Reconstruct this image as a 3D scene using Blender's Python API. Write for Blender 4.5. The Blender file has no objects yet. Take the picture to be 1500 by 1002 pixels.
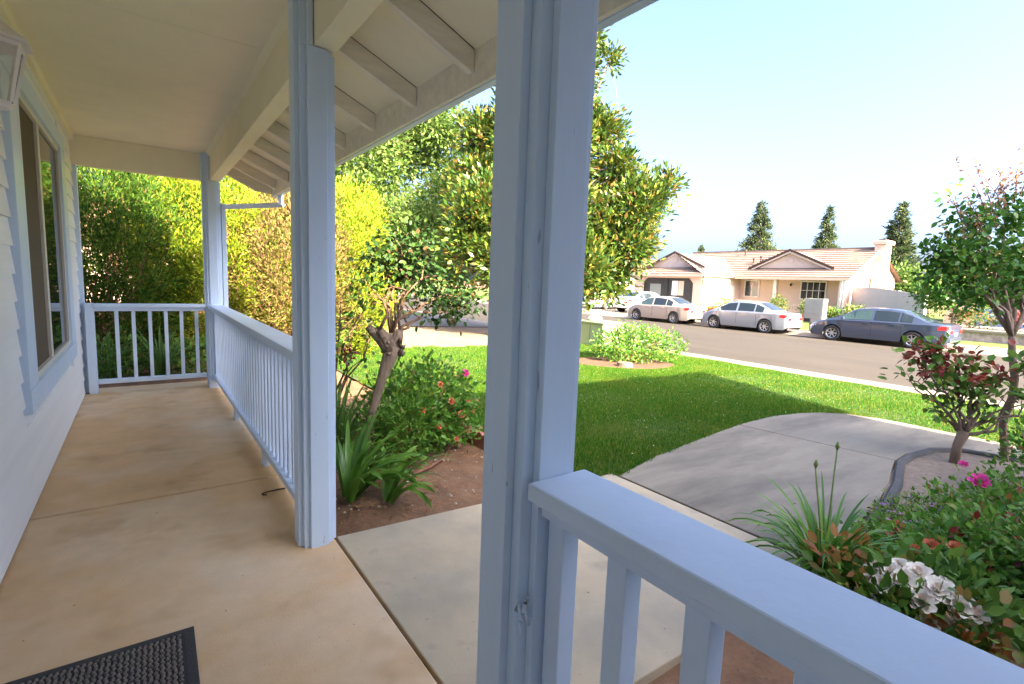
import bpy, bmesh, math, random
import numpy as np
rng = np.random.default_rng(7); random.seed(7)
S = bpy.context.scene
R = math.radians

# ------------------------------------------------------------------ camera, sky, sun, exposure
YAW, PITCH, ROLL, FPX, EYE = R(36.2), R(-6.74), R(2.18), 741.0, 1.40
def cam_axes():
    f = np.array([math.sin(YAW)*math.cos(PITCH), math.cos(YAW)*math.cos(PITCH), math.sin(PITCH)])
    r = np.array([math.cos(YAW), -math.sin(YAW), 0.]); u = np.cross(r, f)
    c, s = math.cos(ROLL), math.sin(ROLL)
    return c*r+s*u, -s*r+c*u, f
from mathutils import Matrix, Vector
_r, _u, _f = cam_axes()
cd = bpy.data.cameras.new('camera'); cam = bpy.data.objects.new('camera', cd); S.collection.objects.link(cam)
cd.sensor_width = 36; cd.lens = FPX/1500*36; cd.clip_start = .02; cd.clip_end = 3000
cam.matrix_world = Matrix(((_r[0], _u[0], -_f[0], 0), (_r[1], _u[1], -_f[1], 0), (_r[2], _u[2], -_f[2], EYE), (0, 0, 0, 1)))
S.camera = cam

SUN_EL = R(32); SUN_TO = Vector((0.03, -1, 0)).normalized()      # horizontal direction towards the sun
W = bpy.data.worlds.new('World'); S.world = W; W.use_nodes = True
nt = W.node_tree; bg = nt.nodes['Background']; sk = nt.nodes.new('ShaderNodeTexSky')
sk.sky_type = 'NISHITA'; sk.sun_disc = False; sk.sun_elevation = SUN_EL
sk.sun_rotation = math.atan2(SUN_TO.x, SUN_TO.y); sk.air_density = .5; sk.dust_density = 5.8; sk.ozone_density = 3.5
nt.links.new(sk.outputs[0], bg.inputs[0]); bg.inputs[1].default_value = .15
sd = bpy.data.lights.new('sun', 'SUN'); sd.energy = 5.0; sd.angle = R(.5); sd.color = (1, .86, .62)
sun = bpy.data.objects.new('sun', sd); S.collection.objects.link(sun)
sv = Vector((SUN_TO.x*math.cos(SUN_EL), SUN_TO.y*math.cos(SUN_EL), math.sin(SUN_EL)))
sun.rotation_euler = sv.to_track_quat('Z', 'Y').to_euler(); sun.location = (0, -30, 30)
S.view_settings.view_transform = 'Standard'; S.view_settings.look = 'None'; S.view_settings.gamma = 1
S.view_settings.exposure = 2.85
S.cycles.max_bounces = 7; S.cycles.diffuse_bounces = 5; S.cycles.glossy_bounces = 3; S.cycles.transmission_bounces = 3; S.cycles.transparent_max_bounces = 4

# ------------------------------------------------------------------ helpers
C = S.collection
def add(name, data, parent=None):
    o = bpy.data.objects.new(name, data); C.objects.link(o); o.parent = parent; return o
def tag(o, label=None, cat=None, group=None, kind=None):
    if label: o['label'] = label
    if cat: o['category'] = cat
    if group: o['group'] = group
    if kind: o['kind'] = kind
    return o
def thing(name, label, cat, loc=(0, 0, 0), rz=0, group=None):
    o = add(name, None); o.location = loc; o.rotation_euler = (0, 0, rz); o.empty_display_size = .2
    return tag(o, label, cat, group)
def copy_tree(o, parent=None):
    c = o.copy(); C.objects.link(c); c.parent = parent
    for ch in list(o.children): copy_tree(ch, c)
    return c

class MB:
    def __init__(s): s.v = []; s.f = []
    def _a(s, vs, fs):
        n = len(s.v); s.v += [tuple(map(float, p)) for p in vs]; s.f += [tuple(i+n for i in f) for f in fs]; return s
    def box(s, x0, x1, y0, y1, z0, z1):
        return s._a([(x0,y0,z0),(x1,y0,z0),(x1,y1,z0),(x0,y1,z0),(x0,y0,z1),(x1,y0,z1),(x1,y1,z1),(x0,y1,z1)],
                    [(0,3,2,1),(4,5,6,7),(0,1,5,4),(1,2,6,5),(2,3,7,6),(3,0,4,7)])
    def prism(s, poly, d):
        """poly: 3D points of a planar outline; d: extrusion vector"""
        n = len(poly); p = [Vector(q) for q in poly]; d = Vector(d)
        return s._a(p+[q+d for q in p], [tuple(range(n))[::-1], tuple(range(n, 2*n))]+[(i,(i+1)%n,(i+1)%n+n,i+n) for i in range(n)])
    def quad(s, a, b, c, d): return s._a([a,b,c,d], [(0,1,2,3)])
    def tube(s, pts, rad, n=6, cap=True):
        pts = [Vector(p) for p in pts]; m = len(pts)
        if not hasattr(rad, '__len__'): rad = [rad]*m
        base = len(s.v); up = Vector((0,0,1)); pv = None
        for i, p in enumerate(pts):
            t = (pts[min(i+1,m-1)]-pts[max(i-1,0)])
            if t.length < 1e-9: t = Vector((0,0,1))
            t.normalize()
            if pv is None:
                a = t.cross(up if abs(t.z) < .9 else Vector((1,0,0))).normalized()
            else:
                a = (pv - t*pv.dot(t)).normalized()
            pv = a; b = t.cross(a)
            for k in range(n):
                w = 2*math.pi*k/n; q = p+(a*math.cos(w)+b*math.sin(w))*rad[i]; s.v.append(tuple(q))
        for i in range(m-1):
            for k in range(n):
                s.f.append((base+i*n+k, base+i*n+(k+1)%n, base+(i+1)*n+(k+1)%n, base+(i+1)*n+k))
        if cap:
            s.f.append(tuple(base+k for k in range(n))[::-1]); s.f.append(tuple(base+(m-1)*n+k for k in range(n)))
        return s
    def lathe(s, prof, c=(0,0,0), axis='z', n=16, caps=True):
        """prof: (radius, height) pairs"""
        base = len(s.v)
        for r, h in prof:
            for k in range(n):
                a = 2*math.pi*k/n; x, y = r*math.cos(a), r*math.sin(a)
                q = {'z':(x,y,h),'x':(h,x,y),'y':(y,h,x)}[axis]
                s.v.append((q[0]+c[0], q[1]+c[1], q[2]+c[2]))
        for i in range(len(prof)-1):
            for k in range(n):
                s.f.append((base+i*n+k, base+i*n+(k+1)%n, base+(i+1)*n+(k+1)%n, base+(i+1)*n+k))
        if caps:
            s.f.append(tuple(base+k for k in range(n))[::-1]); s.f.append(tuple(base+(len(prof)-1)*n+k for k in range(n)))
        return s
    def build(s, name, mat, parent=None, bevel=0, smooth=False, angle=None):
        me = bpy.data.meshes.new(name); me.from_pydata(s.v, [], s.f); me.materials.append(mat); me.validate()
        bm = bmesh.new(); bm.from_mesh(me); bmesh.ops.recalc_face_normals(bm, faces=bm.faces); bm.to_mesh(me); bm.free()
        o = add(name, me, parent)
        if bevel:
            b = o.modifiers.new('bevel', 'BEVEL'); b.width = bevel; b.segments = 2; b.limit_method = 'ANGLE'; b.angle_limit = R(40)
            b.harden_normals = False
        if smooth: me.shade_smooth()
        if angle:
            me.shade_smooth(); me.set_sharp_from_angle(angle=R(angle))
        return o

def np_mesh(name, V, F, mat, parent=None, smooth=False):
    V = np.asarray(V, np.float32); F = np.asarray(F, np.int32); k = F.shape[1]
    me = bpy.data.meshes.new(name); me.vertices.add(len(V)); me.vertices.foreach_set('co', V.ravel())
    me.loops.add(F.size); me.loops.foreach_set('vertex_index', F.ravel()); me.polygons.add(len(F))
    me.polygons.foreach_set('loop_start', np.arange(0, F.size, k, dtype=np.int32))
    me.update(calc_edges=True); me.materials.append(mat)
    if smooth: me.shade_smooth()
    return add(name, me, parent)

# ------------------------------------------------------------------ materials
def nodes(name):
    m = bpy.data.materials.new(name); m.use_nodes = True; n = m.node_tree
    return m, n, n.nodes['Principled BSDF'], n.nodes, n.links
def mat(name, col, rough=.6, *a_, col4=None, **k_):
    global _col4
    _col4 = col4; return mat_(name, col, rough, *a_, **k_)
def mat_(name, col, rough=.6, var=.12, vs=3., bump=0., bs=80., col2=None, c2s=1.2, lo=.45, hi=.7, spec=.35, metal=0., coat=0., stretch=None, col3=None, c3s=25., lo3=.6, hi3=.75):
    m, t, p, N, L = nodes(name)
    tc = N.new('ShaderNodeTexCoord'); src = tc.outputs['Object']
    if stretch:
        mp = N.new('ShaderNodeMapping'); mp.inputs['Scale'].default_value = stretch; L.new(src, mp.inputs[0]); src = mp.outputs[0]
    def noise(sc, det=6, rg=.6):
        q = N.new('ShaderNodeTexNoise'); q.inputs['Scale'].default_value = sc; q.inputs['Detail'].default_value = det; q.inputs['Roughness'].default_value = rg
        L.new(src, q.inputs['Vector']); return q.outputs['Fac']
    def mixc(f, a, b):
        q = N.new('ShaderNodeMix'); q.data_type = 'RGBA'
        L.new(f, q.inputs[0])
        for s_, v in ((6, a), (7, b)):
            if isinstance(v, tuple): q.inputs[s_].default_value = (*v, 1)
            else: L.new(v, q.inputs[s_])
        return q.outputs[2]
    def ramp(f, a, b):
        q = N.new('ShaderNodeMapRange'); q.inputs[1].default_value = a; q.inputs[2].default_value = b; L.new(f, q.inputs[0]); return q.outputs[0]
    c = col
    if col2: c = mixc(ramp(noise(c2s), lo, hi), col, col2)
    if col3: c = mixc(ramp(noise(c3s, 3), lo3, hi3), c, col3)
    if _col4: c = mixc(ramp(noise(38., 3, .55), .72, .75), c, _col4)
    if var:
        q = N.new('ShaderNodeMapRange'); q.inputs[1].default_value = .25; q.inputs[2].default_value = .75
        q.inputs[3].default_value = 1-var; q.inputs[4].default_value = 1+var; L.new(noise(vs, 8, .65), q.inputs[0])
        h = N.new('ShaderNodeMix'); h.data_type = 'RGBA'; h.blend_type = 'MULTIPLY'; h.inputs[0].default_value = 1
        if isinstance(c, tuple): h.inputs[6].default_value = (*c, 1)
        else: L.new(c, h.inputs[6])
        L.new(q.outputs[0], h.inputs[7]); c = h.outputs[2]
    if isinstance(c, tuple): p.inputs['Base Color'].default_value = (*c, 1)
    else: L.new(c, p.inputs['Base Color'])
    p.inputs['Roughness'].default_value = rough; p.inputs['Metallic'].default_value = metal
    p.inputs['Specular IOR Level'].default_value = spec; p.inputs['Coat Weight'].default_value = coat; p.inputs['Coat Roughness'].default_value = .05
    if bump:
        b = N.new('ShaderNodeBump'); b.inputs['Strength'].default_value = bump; b.inputs['Distance'].default_value = .02
        L.new(noise(bs, 4), b.inputs['Height']); L.new(b.outputs[0], p.inputs['Normal'])
    return m
def leafmat(name, cols, rough=.45, trans=.35, spec=.3, patch=None):
    m, t, p, N, L = nodes(name)
    g = N.new('ShaderNodeNewGeometry'); r = N.new('ShaderNodeValToRGB'); e = r.color_ramp.elements
    while len(e) < len(cols): e.new(.5)
    for i, (pos, c) in enumerate(cols): e[i].position = pos; e[i].color = (*c, 1)
    L.new(g.outputs['Random Per Island'], r.inputs[0]); out = r.outputs[0]
    if patch:      # worn, drier patches
        tc = N.new('ShaderNodeTexCoord'); q = N.new('ShaderNodeTexNoise'); q.inputs['Scale'].default_value = .9; q.inputs['Detail'].default_value = 5; L.new(tc.outputs['Object'], q.inputs['Vector'])
        w = N.new('ShaderNodeMapRange'); w.inputs[1].default_value = .54; w.inputs[2].default_value = .76; w.inputs[4].default_value = .6; L.new(q.outputs['Fac'], w.inputs[0])
        x_ = N.new('ShaderNodeMix'); x_.data_type = 'RGBA'; L.new(w.outputs[0], x_.inputs[0]); L.new(out, x_.inputs[6]); x_.inputs[7].default_value = (*patch, 1); out = x_.outputs[2]
    L.new(out, p.inputs['Base Color'])
    p.inputs['Roughness'].default_value = rough; p.inputs['Specular IOR Level'].default_value = spec
    tr = N.new('ShaderNodeBsdfTranslucent'); L.new(out, tr.inputs[0])
    mx = N.new('ShaderNodeMixShader'); mx.inputs[0].default_value = trans
    L.new(p.outputs[0], mx.inputs[1]); L.new(tr.outputs[0], mx.inputs[2]); L.new(mx.outputs[0], N['Material Output'].inputs[0])
    return m

M = {}
M['blue'] = mat('blue_paint', (.63,.755,.90), .40, .05, 5, .04, 40, col2=(.62,.71,.84), c2s=3, lo=.5, hi=.8, spec=.4, stretch=(1,1,.25), col4=(.40,.48,.62))
M['bluerail'] = mat('blue_rail_paint', (.645,.76,.90), .42, .05, 5, .04, 40, spec=.4, col2=(.64,.72,.85), c2s=3, col3=(.38,.40,.42), c3s=45, lo3=.74, hi3=.78)
M['white'] = mat('white_siding_paint', (.86,.86,.83), .5, .05, 3, .1, 30, stretch=(1,.15,6))
M['cream'] = mat('cream_ceiling_paint', (.92,.84,.62), .6, .06, 2, .05, 60)
M['creamwood'] = mat('cream_rafter_paint', (.88,.81,.66), .6, .12, 6, .15, 30, col2=(.50,.40,.28), c2s=3, lo=.62, hi=.85, stretch=(.5,3,3))
M['porch'] = mat('tan_concrete', (.68,.44,.225), .75, .10, 5, .15, 110, col2=(.74,.58,.39), c2s=.55, lo=.46, hi=.62, col3=(.48,.28,.125), c3s=2.0, lo3=.56, hi3=.80, col4=(.20,.12,.06))
M['walk'] = mat('grey_concrete', (.25,.212,.158), .8, .22, 2.2, .25, 120, col2=(.105,.09,.07), c2s=.9, lo=.46, hi=.70, stretch=(.45,1.8,1), col4=(.05,.045,.04))
M['walknear'] = mat('tan_grey_concrete', (.50,.40,.26), .8, .12, 3, .2, 150, col2=(.36,.31,.23), c2s=1.2, col3=(.22,.19,.15), c3s=3, lo3=.62, hi3=.8, col4=(.12,.10,.08))
M['soil'] = mat('brown_soil', (.20,.105,.055), .95, .35, 7, .8, 30, col2=(.27,.16,.09), c2s=3, col3=(.10,.06,.04), c3s=40, lo3=.62, hi3=.72)
M['sand'] = mat('sandy_bed', (.24,.18,.13), .95, .3, 14, .6, 60, col3=(.12,.09,.06), c3s=30, lo3=.62, hi3=.7)
M['dirt'] = mat('dry_tan_dirt', (.28,.175,.095), .95, .25, 3, .4, 30, col2=(.30,.20,.10), c2s=.8)
M['mulch'] = mat('red_brown_mulch', (.12,.06,.034), .95, .4, 12, .8, 40)
M['lawn'] = mat('lawn_earth', (.04,.075,.012), .95, .3, 6, .5, 60, col2=(.085,.075,.03), c2s=1.5)
M['farlawn'] = mat('far_lawn', (.09,.14,.02), .95, .25, 4, .3, 60)
M['road'] = mat('old_asphalt', (.052,.041,.031), .9, .18, 1.4, .25, 160, col2=(.041,.032,.024), c2s=.25, stretch=(1,.25,1))
M['curb'] = mat('pale_curb_concrete', (.21,.175,.14), .85, .12, 3, .15, 90)
M['stucco'] = mat('pink_stucco', (.60,.42,.34), .9, .06, 2, .15, 60)
M['stucco2'] = mat('peach_stucco', (.58,.42,.33), .9, .06, 2, .15, 60)
M['gable'] = mat('gable_panel', (.46,.38,.34), .9, .06, 2)
M['trimw'] = mat('far_white_trim', (.66,.58,.52), .7, .05, 3)
M['tile'] = mat('tan_roof_tile', (.23,.17,.135), .85, .2, 5, .1, 30, col2=(.175,.125,.10), c2s=2.5, stretch=(1,1,1))
M['tile2'] = mat('orange_roof_tile', (.27,.14,.075), .85, .2, 5)
M['barge'] = mat('brown_barge_tile', (.060,.036,.028), .85, .15, 6)
M['shingle'] = mat('brown_shingle', (.16,.12,.10), .9, .2, 6)
M['whitefence'] = mat('far_fence_paint', (.45,.40,.41), .8, .06, 2)
M['bluefence'] = mat('blue_fence_paint', (.16,.25,.42), .7, .08, 3)
M['stone'] = mat('stone_wall', (.36,.28,.26), .9, .4, 6, .5, 12, col2=(.20,.14,.14), c2s=4)
M['screen'] = mat('dark_screen', (.045,.043,.042), .7, .25, .8, spec=.2)
M['glassdark'] = mat('window_glass', (.012,.016,.016), .03, 0, spec=.7)
M['carglass'] = mat('car_glass', (.02,.028,.032), .04, 0, spec=.7)
M['cargreen'] = mat('light_car_glass', (.05,.085,.08), .06, 0, spec=.6)
M['insect'] = mat('insect_screen', (.13,.105,.075), .85, .06, 30, spec=.15)
M['vinyl'] = mat('vinyl_frame', (.72,.68,.58), .4, .04, 3)
M['black'] = mat('black_rubber', (.018,.018,.018), .8, .1, 8)
M['tyre'] = mat('tyre_rubber', (.030,.028,.026), .8, .1, 8)
M['steel'] = mat('alloy_rim', (.55,.55,.55), .3, .05, 3, metal=.8)
M['blackrim'] = mat('black_steel_rim', (.04,.04,.042), .4, .05, 3, metal=.4)
M['red'] = mat('tail_light_red', (.55,.02,.02), .15, 0, spec=.5)
M['lens'] = mat('lamp_lens', (.75,.75,.72), .1, 0, spec=.5)
M['plate'] = mat('number_plate', (.75,.75,.72), .5, .03, 6)
def carpaint(n, c, metal=.5): return mat(n, c, .28, .02, 2, spec=.5, metal=metal, coat=.8)
M['cargrey'] = carpaint('dark_grey_car_paint', (.062,.080,.125), .5)
M['carsilver'] = carpaint('silver_car_paint', (.30,.325,.37), .5)
M['carbeige'] = carpaint('beige_car_paint', (.46,.38,.32), .4)
M['carwhite'] = carpaint('white_car_paint', (.72,.71,.69), 0)
M['green_box'] = mat('utility_green', (.22,.30,.16), .6, .06, 3)
M['mailbox'] = mat('grey_mailbox', (.22,.225,.20), .5, .08, 3)
M['lantern'] = mat('white_lantern_paint', (.80,.74,.68), .4, .05, 9)
M['clear'] = None
m, t, p, N, L = nodes('clear_glass'); M['clear'] = m
p.inputs['Base Color'].default_value = (.9,.9,.85,1); p.inputs['Roughness'].default_value = .05; p.inputs['Transmission Weight'].default_value = .9; p.inputs['IOR'].default_value = 1.05
M['terra'] = mat('terracotta_edging', (.30,.12,.085), .8, .2, 12, .3, 60)
M['edging'] = mat('dark_concrete_edging', (.085,.082,.08), .85, .25, 8, .3, 60)
M['bark'] = mat('grey_brown_bark', (.20,.14,.10), .9, .35, 14, .8, 25, stretch=(1,1,.3))
M['palebark'] = mat('pale_bark', (.17,.125,.09), .9, .45, 16, .9, 30, stretch=(1,1,.3))
M['redbark'] = mat('red_brown_bark', (.22,.10,.06), .9, .35, 12, .6, 25, stretch=(1,1,.3))
M['cane'] = mat('rose_cane', (.17,.10,.06), .8, .25, 10)
M['greencane'] = mat('green_cane', (.14,.20,.06), .7, .2, 10)
M['matb'] = mat('mat_border', (.05,.048,.045), .8, .15, 20, .3, 90)
M['matc'] = mat('mat_carpet', (.30,.25,.20), .95, .4, 60, .8, 200, col3=(.10,.09,.08), c3s=70, lo3=.55, hi3=.62)
M['matd'] = mat('mat_groove', (.04,.038,.036), .95, .3, 40)
M['rust'] = mat('rusty_iron', (.09,.045,.03), .8, .3, 20)
M['hose'] = mat('drip_hose', (.24,.10,.06), .6, .1, 8)
M['pebble'] = mat('pale_pebble', (.50,.44,.36), .8, .2, 8)
M['litter'] = leafmat('dry_leaf_litter', [(0,(.24,.11,.04)),(.5,(.34,.19,.08)),(1,(.15,.07,.04))], .8, .2)
M['bin'] = mat('blue_bin_plastic', (.10,.36,.48), .5, .05, 4)
M['plum'] = leafmat('plum_leaves', [(0,(.05,.012,.012)),(.6,(.09,.02,.02)),(1,(.13,.04,.03))], .5, .3)
M['grass'] = leafmat('grass_blades', [(0,(.018,.095,.006)),(.5,(.042,.155,.010)),(.82,(.12,.21,.016)),(1,(.34,.28,.06))], .6, .42, .1, patch=(.15,.19,.03))
M['magnolia'] = leafmat('magnolia_leaves', [(0,(.025,.06,.012)),(.5,(.055,.11,.016)),(.74,(.12,.17,.02)),(.9,(.22,.20,.03)),(1,(.22,.10,.03))], .28, .25, .5)
M['elm'] = leafmat('pale_green_leaves', [(0,(0.072,0.151,0.025)),(0.5,(0.137,0.223,0.043)),(1,(0.23,0.288,0.072))], .5, .45)
M['thuja'] = leafmat('thuja_sprays', [(0,(0.079,0.159,0.01)),(0.4,(0.193,0.272,0.013)),(0.8,(0.316,0.351,0.02)),(0.93,(0.368,0.334,0.039)),(1,(0.29,0.167,0.045))], .7, .35, .15)
M['thujab'] = leafmat('brown_thuja_sprays', [(0,(0.101,0.137,0.022)),(0.35,(0.216,0.202,0.043)),(0.6,(0.274,0.18,0.072)),(0.85,(0.194,0.101,0.05)),(1,(0.101,0.05,0.029))], .8, .3, .15)
M['thujag'] = leafmat('shaded_green_thuja_sprays', [(0,(.02,.06,.008)),(.5,(.06,.13,.015)),(.9,(.13,.20,.02)),(1,(.24,.13,.05))], .7, .35, .15)  # thuja greens darkened to deepen the house shade on the left hedge
M['conifer'] = leafmat('conifer_needles', [(0,(0.036,0.064,0.028)),(0.6,(0.064,0.096,0.04)),(1,(0.128,0.136,0.056))], .7, .15, .15)
M['myrtle'] = leafmat('myrtle_leaves', [(0,(.035,.11,.015)),(.6,(.06,.17,.022)),(.93,(.12,.24,.03)),(1,(.24,.24,.06))], .4, .35)
M['shoot'] = leafmat('pink_young_leaves', [(0,(.34,.15,.10)),(.5,(.42,.24,.15)),(1,(.30,.28,.10))], .45, .4)
M['rosegreen'] = leafmat('rose_leaves', [(0,(.055,.13,.02)),(.55,(.10,.21,.03)),(.88,(.19,.30,.04)),(1,(.26,.16,.05))], .5, .15, .25)
M['roseshade'] = leafmat('shaded_rose_leaves', [(0,(.022,.055,.012)),(.6,(.04,.09,.018)),(.92,(.08,.13,.025)),(1,(.14,.07,.03))], .5, .12, .25)  # rose greens darkened: shade on the rose tree crown put into the colour
M['rosebright'] = leafmat('bright_rose_leaves', [(0,(.06,.17,.02)),(.6,(.12,.27,.03)),(.9,(.20,.35,.05)),(1,(.30,.14,.05))], .4, .4)
M['rosered'] = leafmat('red_rose_leaves', [(0,(.12,.015,.018)),(.5,(.26,.03,.025)),(.85,(.34,.09,.04)),(1,(.12,.14,.04))], .4, .35, .5)
M['bronze'] = leafmat('bronze_rose_leaves', [(0,(.30,.10,.03)),(.6,(.40,.18,.05)),(1,(.22,.22,.05))], .4, .4)
M['strap'] = leafmat('strap_leaves', [(0,(.06,.17,.02)),(.6,(.13,.29,.035)),(1,(.22,.38,.05))], .38, .35, .5)
M['iris'] = leafmat('iris_blades', [(0,(.07,.15,.03)),(.6,(.12,.24,.05)),(1,(.20,.34,.07))], .42, .3, .4)
M['petalw'] = leafmat('cream_petals', [(0,(.86,.79,.66)),(.6,(.93,.89,.81)),(1,(.88,.68,.58))], .6, .15)
M['petalp'] = leafmat('pink_petals', [(0,(.75,.05,.32)),(1,(.85,.14,.45))], .6, .4)
M['petalo'] = leafmat('coral_petals', [(0,(.60,.10,.05)),(.6,(.65,.22,.12)),(1,(.62,.36,.16))], .6, .35)
M['petalv'] = leafmat('mauve_petals', [(0,(.42,.16,.50)),(1,(.55,.30,.58))], .6, .35)
M['petall'] = leafmat('pale_lilac_petals', [(0,(.66,.48,.62)),(1,(.80,.68,.74))], .6, .35)
M['petaly'] = leafmat('yellow_petals', [(0,(.80,.62,.20)),(1,(.85,.74,.40))], .6, .35)
M['farleaf'] = leafmat('far_shrub_leaves', [(0,(0.056,0.119,0.021)),(0.6,(0.119,0.196,0.035)),(1,(0.21,0.252,0.056))], .5, .4)

# ------------------------------------------------------------------ terrain profile (the lot falls gently to the street, X)
GX = [-50,.8,12.0,12.05,12.7,18.5,24.3,24.9,24.95,27,60]; GZ = [-.03,-.03,-.40,-.41,-.52,-.44,-.54,-.50,-.40,-.38,-.2]
def g(x): return float(np.interp(x, GX, GZ))
def gz(x): return np.interp(x, GX, GZ)

def strip(name, pts, m, off, label=None, kind='structure', parent=None, thick=0, bevel=0):
    """a flat sheet (or slab) whose outline is pts in (x, y), laid on the terrain; outline must stay in one slope segment"""
    top = [(x, y, g(x)+off) for x, y in pts]
    b = MB()
    if thick: b.prism(top, (0, 0, -thick))
    else: b._a(top, [tuple(range(len(top)))])
    o = b.build(name, m, parent, bevel=bevel)
    if not thick:
        for p_ in o.data.polygons:
            if p_.normal.z < 0: p_.flip()
    if kind: o['kind'] = kind
    return o

# ground sheet out to the horizon; kept below the road
gx = np.unique(np.concatenate([np.array([-700,-200,-60,-12,-3]), np.arange(-2,12.01,.25), [12.05,12.6,12.75,18.5,24.25,24.4,24.95,27,40,60,200,700]]))
gy = np.unique(np.concatenate([np.array([-700,-200,-60,-20,-8]), np.arange(-6,12.01,.25), [15,25,45,80,200,700]]))
XX, YY = np.meshgrid(gx, gy, indexing='ij'); ZZ = gz(XX)-.012
ZZ = np.where((XX > 12.55)&(XX < 24.95), ZZ-.12, ZZ)
bed = (XX > .9)&(XX < 7)&(YY > -5)&(YY < 9.5)
ZZ = ZZ + np.where(bed, (rng.random(XX.shape)-.5)*.03, 0) - np.where((XX < .8)&(XX > -3)&(YY < 7.6)&(YY>-6), .1, 0)
nx, ny = len(gx), len(gy); I = np.arange(nx*ny).reshape(nx, ny)
F = np.stack([I[:-1,:-1], I[1:,:-1], I[1:,1:], I[:-1,1:]], -1).reshape(-1, 4)
tag(np_mesh('ground', np.stack([XX,YY,ZZ],-1).reshape(-1,3), F, M['soil'], smooth=True), kind='structure')

# road, gutters, kerbs
rd = MB()
for a, b_ in ((12.7,18.5),(18.5,24.3)): rd.quad((a,-300,g(a)+.004),(b_,-300,g(b_)+.004),(b_,300,g(b_)+.004),(a,300,g(a)+.004))
tag(rd.build('road', M['road']), kind='structure')
k = MB()
k.prism([(11.6,-300,-.60),(11.6,-300,-.372),(12.50,-300,-.405),(12.62,-300,-.50),(13.05,-300,-.503),(13.05,-300,-.60)], (0,600,0))
tag(k.build('near_kerb', M['curb']), kind='structure')
k = MB(); k.prism([(24.28,-300,-.62),(24.28,-300,-.532),(24.68,-300,-.512),(24.82,-300,-.40),(26.2,-300,-.375),(26.2,-300,-.62)], (0,600,0))
tag(k.build('far_kerb_and_pavement', M['curb']), kind='structure')

# lawn, dirt, mulch, neighbour drive, far lawns
WL = [(2.98,2.58),(3.68,2.77),(4.52,2.92),(5.21,3.04),(5.78,3.13),(6.53,3.17),(7.10,3.12),(7.50,3.02),(7.85,2.80),(8.02,2.5),(8.06,2.2)]
strip('lawn', [(2.42,2.64)]+WL+[(8.06,-8),(11.58,-8),(11.58,10.5),(2.42,10.5)], M['lawn'], .012)
strip('dirt_patch', [(.9,10.5),(11.58,10.5),(11.58,16),(.9,16)], M['dirt'], .006)
strip('neighbour_drive', [(1.5,16.02),(11.58,16.02),(11.58,22),(1.5,22)], M['curb'], .03)
strip('neighbour_lawn', [(.9,22.03),(11.58,22.03),(11.58,90),(.9,90)], M['farlawn'], .01)
a_ = np.linspace(0, 2*np.pi, 28)[:-1]
strip('mulch_patch', [(8.55+1.35*math.cos(q)*(1+.1*math.sin(3*q)), 7.45+1.0*math.sin(q)*(1+.12*math.cos(2*q))) for q in a_], M['mulch'], .022)
strip('far_lawn', [(27,-40),(60,-40),(60,20.2),(27,20.2)], M['farlawn'], .01)
strip('far_drive', [(27,20.3),(60,20.3),(60,31),(27,31)], M['curb'], .012)
strip('far_drive_apron', [(26.22,20.3),(27,20.3),(27,31),(26.22,31)], M['curb'], .012)
strip('far_verge', [(26.22,-40),(27,-40),(27,20.2),(26.22,20.2)], M['farlawn'], .01)
strip('far_lawn_beyond', [(27,31.1),(60,31.1),(60,120),(27,120)], M['farlawn'], .01)

# porch floor: slab panels with a joint at y=3.68
pf = add('porch_floor', None); tag(pf, kind='structure')
for y0, y1 in ((-2.1,3.671),(3.689,7.45)):
    MB().box(-.72,.782,y0,y1,-.2,0).build('slab', M['porch'], pf, bevel=.008)
MB().box(-.70,.77,3.6,3.76,-.19,-.012).build('joint', M['matd'], pf)
# front walk: three slabs
wk = add('walkway', None); tag(wk, kind='structure')
strip('slab', [(.80,-2.0),(.80,2.64),(2.96,2.64),(2.96,1.07),(1.30,1.07),(1.25,-2.0)][1:5]+[(.80,1.07)], M['walknear'], .022, None, None, wk, .12, .006)
ER = [(3.0,1.10),(3.66,1.20),(4.03,1.24),(4.5,1.31),(5.01,1.41),(5.51,1.54),(5.85,1.62)]
strip('slab', [(2.985,1.10),(2.985,2.58)]+WL[1:5][:-1]+[(5.62,3.10),(5.84,1.62)]+ER[:-1][::-1][:-1], M['walk'], .022, None, None, wk, .12, .006)
strip('slab', [(5.86,1.62),(5.64,3.11)]+WL[5:]+[(8.06,-8),(7.35,-8),(7.3,.9),(7.12,1.45),(6.69,1.61),(6.2,1.65)], M['walk'], .022, None, None, wk, .12, .006)
strip('joint', [(2.9,1.1),(3.05,1.1),(3.05,2.58),(2.9,2.6)], M['matd'], .004, None, None, wk)
strip('joint', [(5.78,1.66),(5.92,1.66),(5.70,3.06),(5.56,3.06)], M['matd'], .004, None, None, wk)
# sandy bed inside the curved edging
strip('garden_bed', [(3.9,1.0),(4.5,1.30),(5.5,1.53),(6.2,1.62),(6.69,1.58),(7.1,1.42),(7.3,.9),(7.3,-3),(3.9,-3)], M['sand'], .012)
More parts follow.
